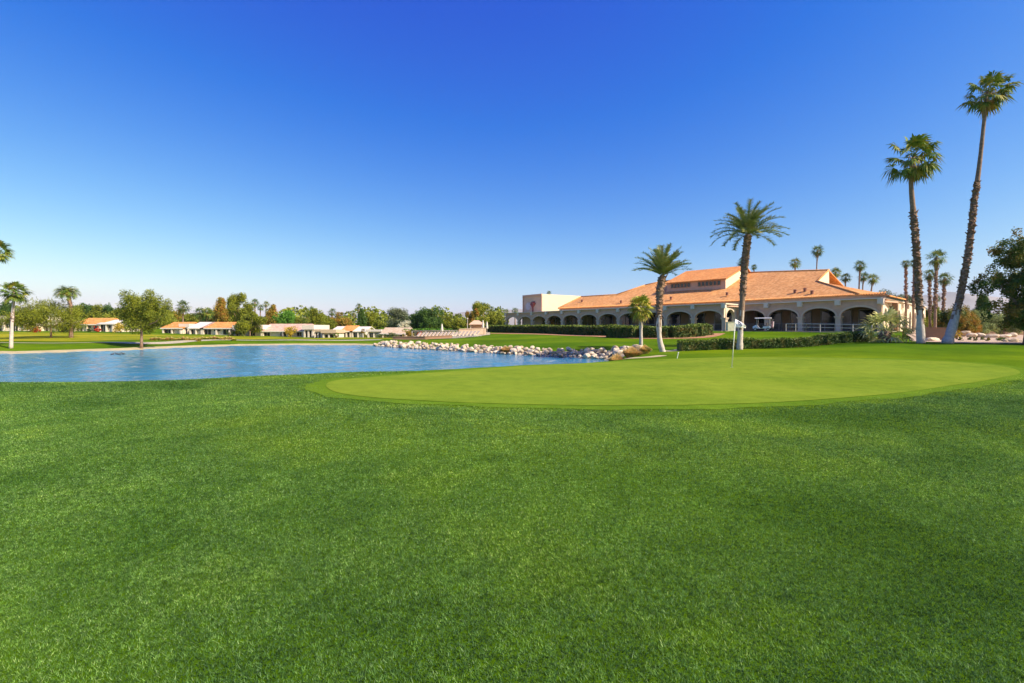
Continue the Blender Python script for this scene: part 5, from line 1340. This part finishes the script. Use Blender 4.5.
# ------------------------------------------------------------------ houses across the water
def house(x0, x1, yr, ye, D, roof, label, kind='gable', wall_='white', nwin=3, depth=8.0, rot=0, porch=.45, flat=None, yb=None, hip=0, gside=None):
    s = D / F; Xc = ((x0 + x1) / 2 - 512) * s; W = (x1 - x0) * s; z0 = Tz(Xc, D); zr_ = EYE + (HZ - yr) * s * (1 + depth * .5 / D) - z0; zE = EYE + (HZ - ye) * s - z0
    root = empty('house', (Xc, D, z0), R(rot), label, 'house', 'houses across the pond'); h = W / 2
    m = MB().box(-h, h, porch, depth, -.4, zE - .02)
    if kind == 'gable':
        for x, sg in ((-h, -1), (h, 1)): m.add([(x, porch, zE - .03), (x, depth, zE - .03), (x, depth / 2, zr_ - .15)], [(0, 1, 2)])
    m.build('wall', M[wall_], root)
    if kind == 'gable':
        o_ = .35; y0 = -.05; t = .14; k = hip
        v = [(-h - o_, y0, zE), (h + o_, y0, zE), (h + o_ - k, depth / 2, zr_), (-h - o_ + k, depth / 2, zr_), (h + o_, depth + .4, zE), (-h - o_, depth + .4, zE)]
        v2 = [(a, b, c - t) for a, b, c in v]
        fs = [(0, 1, 2, 3), (3, 2, 4, 5), (9, 8, 7, 6), (11, 10, 8, 9), (0, 6, 7, 1), (4, 10, 11, 5), (1, 7, 8, 2), (2, 8, 10, 4), (5, 11, 9, 3), (3, 9, 6, 0)]
        if k: fs += [(1, 4, 2), (5, 0, 3)]
        me = MB().add(v + v2, fs).mesh('roof'); planar_uv(me); link('roof', me, M[roof], root)
        MB().box(-h - o_, h + o_, y0 - .06, y0 - .005, zE - .2, zE + .02).build('fascia', M['fascia'], root)
    else:
        MB().box(-h - .25, h + .25, -.2, depth, zE, zr_).build('roof', M[roof], root)
    n = nwin; 
    for i in range(n):
        c = -h + W * (i + .5) / n; ww = min(1.25, W / n * .36); door = (i % 2 == 0)
        zl, zh = (.05, min(2.05, zE - .25)) if door else (.75, min(1.95, zE - .3))
        nm = 'sliding_door' if door else 'window'
        wo_ = MB().box(c - ww, c + ww, porch - .05, porch + .02, zl, zh).build(nm, M['darkglass'], root)
        fm = MB().box(c - ww - .06, c - ww + .01, porch - .08, porch + .02, zl, zh).box(c + ww - .01, c + ww + .06, porch - .08, porch + .02, zl, zh).box(c - .03, c + .03, porch - .075, porch, zl, zh).box(c - ww - .06, c + ww + .06, porch - .085, porch + .02, zh + .002, zh + .08)
        fm.build('window_frame', M['fascia'], wo_)
    k = max(2, int(W / 3.6))
    for i in range(k + 1):
        x = -h + .15 + (W - .3) * i / k; MB().box(x - .14, x + .14, 0.02, .3, -.3, zE - .16).build('porch_post', M[wall_], root)
    return root
house(-18, 24, 316.5, 319.8, 100, 'roofwhite', 'white flat roofed house at the left edge', 'flat', nwin=6)
house(40, 70, 321, 325, 104, 'roofwhite', 'white house half hidden under the umbrella shaped tree', 'flat', nwin=4)
house(74, 99, 318, 324.2, 104, 'tileorange', 'small orange roofed house right of the curved palm', nwin=3, wall_='cream')
house(98.5, 113, 319.6, 323.6, 104, 'roofwhite', 'white roofed wing joined to the small orange roofed house', nwin=2)
house(162, 181, 322, 328, 98, 'tileorange', 'orange roofed house end beside the stout palm', nwin=2)
house(180.5, 188.5, 324, 327.5, 99, 'roofwhite', 'narrow white flat roofed link behind the stout palm trunk', 'flat', nwin=1)
house(189, 202, 322, 328, 97, 'roofwhite', 'white roofed bay left of the long orange roof', nwin=2)
house(202, 230, 322, 328, 97, 'tileorange', 'long orange roofed house with white gable end', nwin=3)
house(234, 262, 325, 329.4, 97, 'roofwhite', 'low white flat roofed wing behind the spreading olive tree', 'flat', nwin=4)
house(262, 303, 323.8, 331, 97, 'tilepink', 'long pink roofed house with dark porch', nwin=5)
house(303.5, 313, 325, 329.5, 96, 'roofwhite', 'white flat roofed bay at the right of the pink roof', 'flat', nwin=1)
house(314, 322, 329.8, 331.5, 93, 'tiletan', 'small tan flat patio cover left of a wider one', 'flat', nwin=1, depth=5)
house(322.5, 335, 329.5, 333, 92, 'tiletan', 'wider tan patio cover with deep shade', 'flat', nwin=1, depth=5)
house(332, 341, 326.3, 331, 98, 'roofwhite', 'white roofed bay left of the bright orange roof', nwin=1)
house(341.5, 351, 325.5, 331, 97, 'tileorange', 'white house with short bright orange roof', nwin=1)
house(351.5, 364, 326.5, 331, 97, 'roofwhite', 'white roofed bay right of the bright orange roof', nwin=2)
house(367.5, 380, 329.5, 331.6, 92, 'roofwhite', 'small white flat roofed building next to the tan roof', 'flat', nwin=2, depth=5)
house(382, 406, 327.5, 333.4, 90, 'tiletan', 'low tan roofed house where the stone bank begins', nwin=3, depth=7, wall_='cream')

# ------------------------------------------------------------------ ducks on the pond, stake on the lawn
def duck(x, y, rz, lab):
    D = (EYE - WL) * F / (y - HZ); m = MB(); X = (x - 512) * D / F
    m.tube([(-.27, 0, .09), (-.20, 0, .06), (-.05, 0, .05), (.10, 0, .07), (.15, 0, .14), (.155, 0, .20), (.17, 0, .245), (.21, 0, .245), (.235, 0, .235)], [.015, .06, .10, .085, .05, .034, .042, .038, .012], 10)
    me = m.mesh('duck', True)
    o = link('duck', me, simple('duck_feather', (.07, .055, .045), .8, .3, 8)); o.location = (X, D, WL + .01); o.scale = (.62, .62, .62); o.rotation_euler = (0, 0, rz)
    return tag(o, lab, 'duck', 'ducks on the pond')
duck(112.5, 354.6, .4, 'dark duck swimming at the left end of the little group'); duck(116.5, 354.2, 2.9, 'dark duck, second from the left in the little group')
duck(119.5, 354.5, .2, 'dark duck, third from the left in the little group'); duck(123, 354.1, 3.3, 'dark duck swimming at the right end of the little group')
q = ground(677, 358.5); tag(MB().tube([(0, 0, -.03), (.08, 0, .34)], .022, 8).tube([(.08, 0, .33), (.08, 0, .37)], [.04, .03], 8).build('lawn_stake', M['whitepaint']), 'small white stake leaning on the grass before the date palm foot', 'stake').location = (q[0], q[1], Tz(*q))
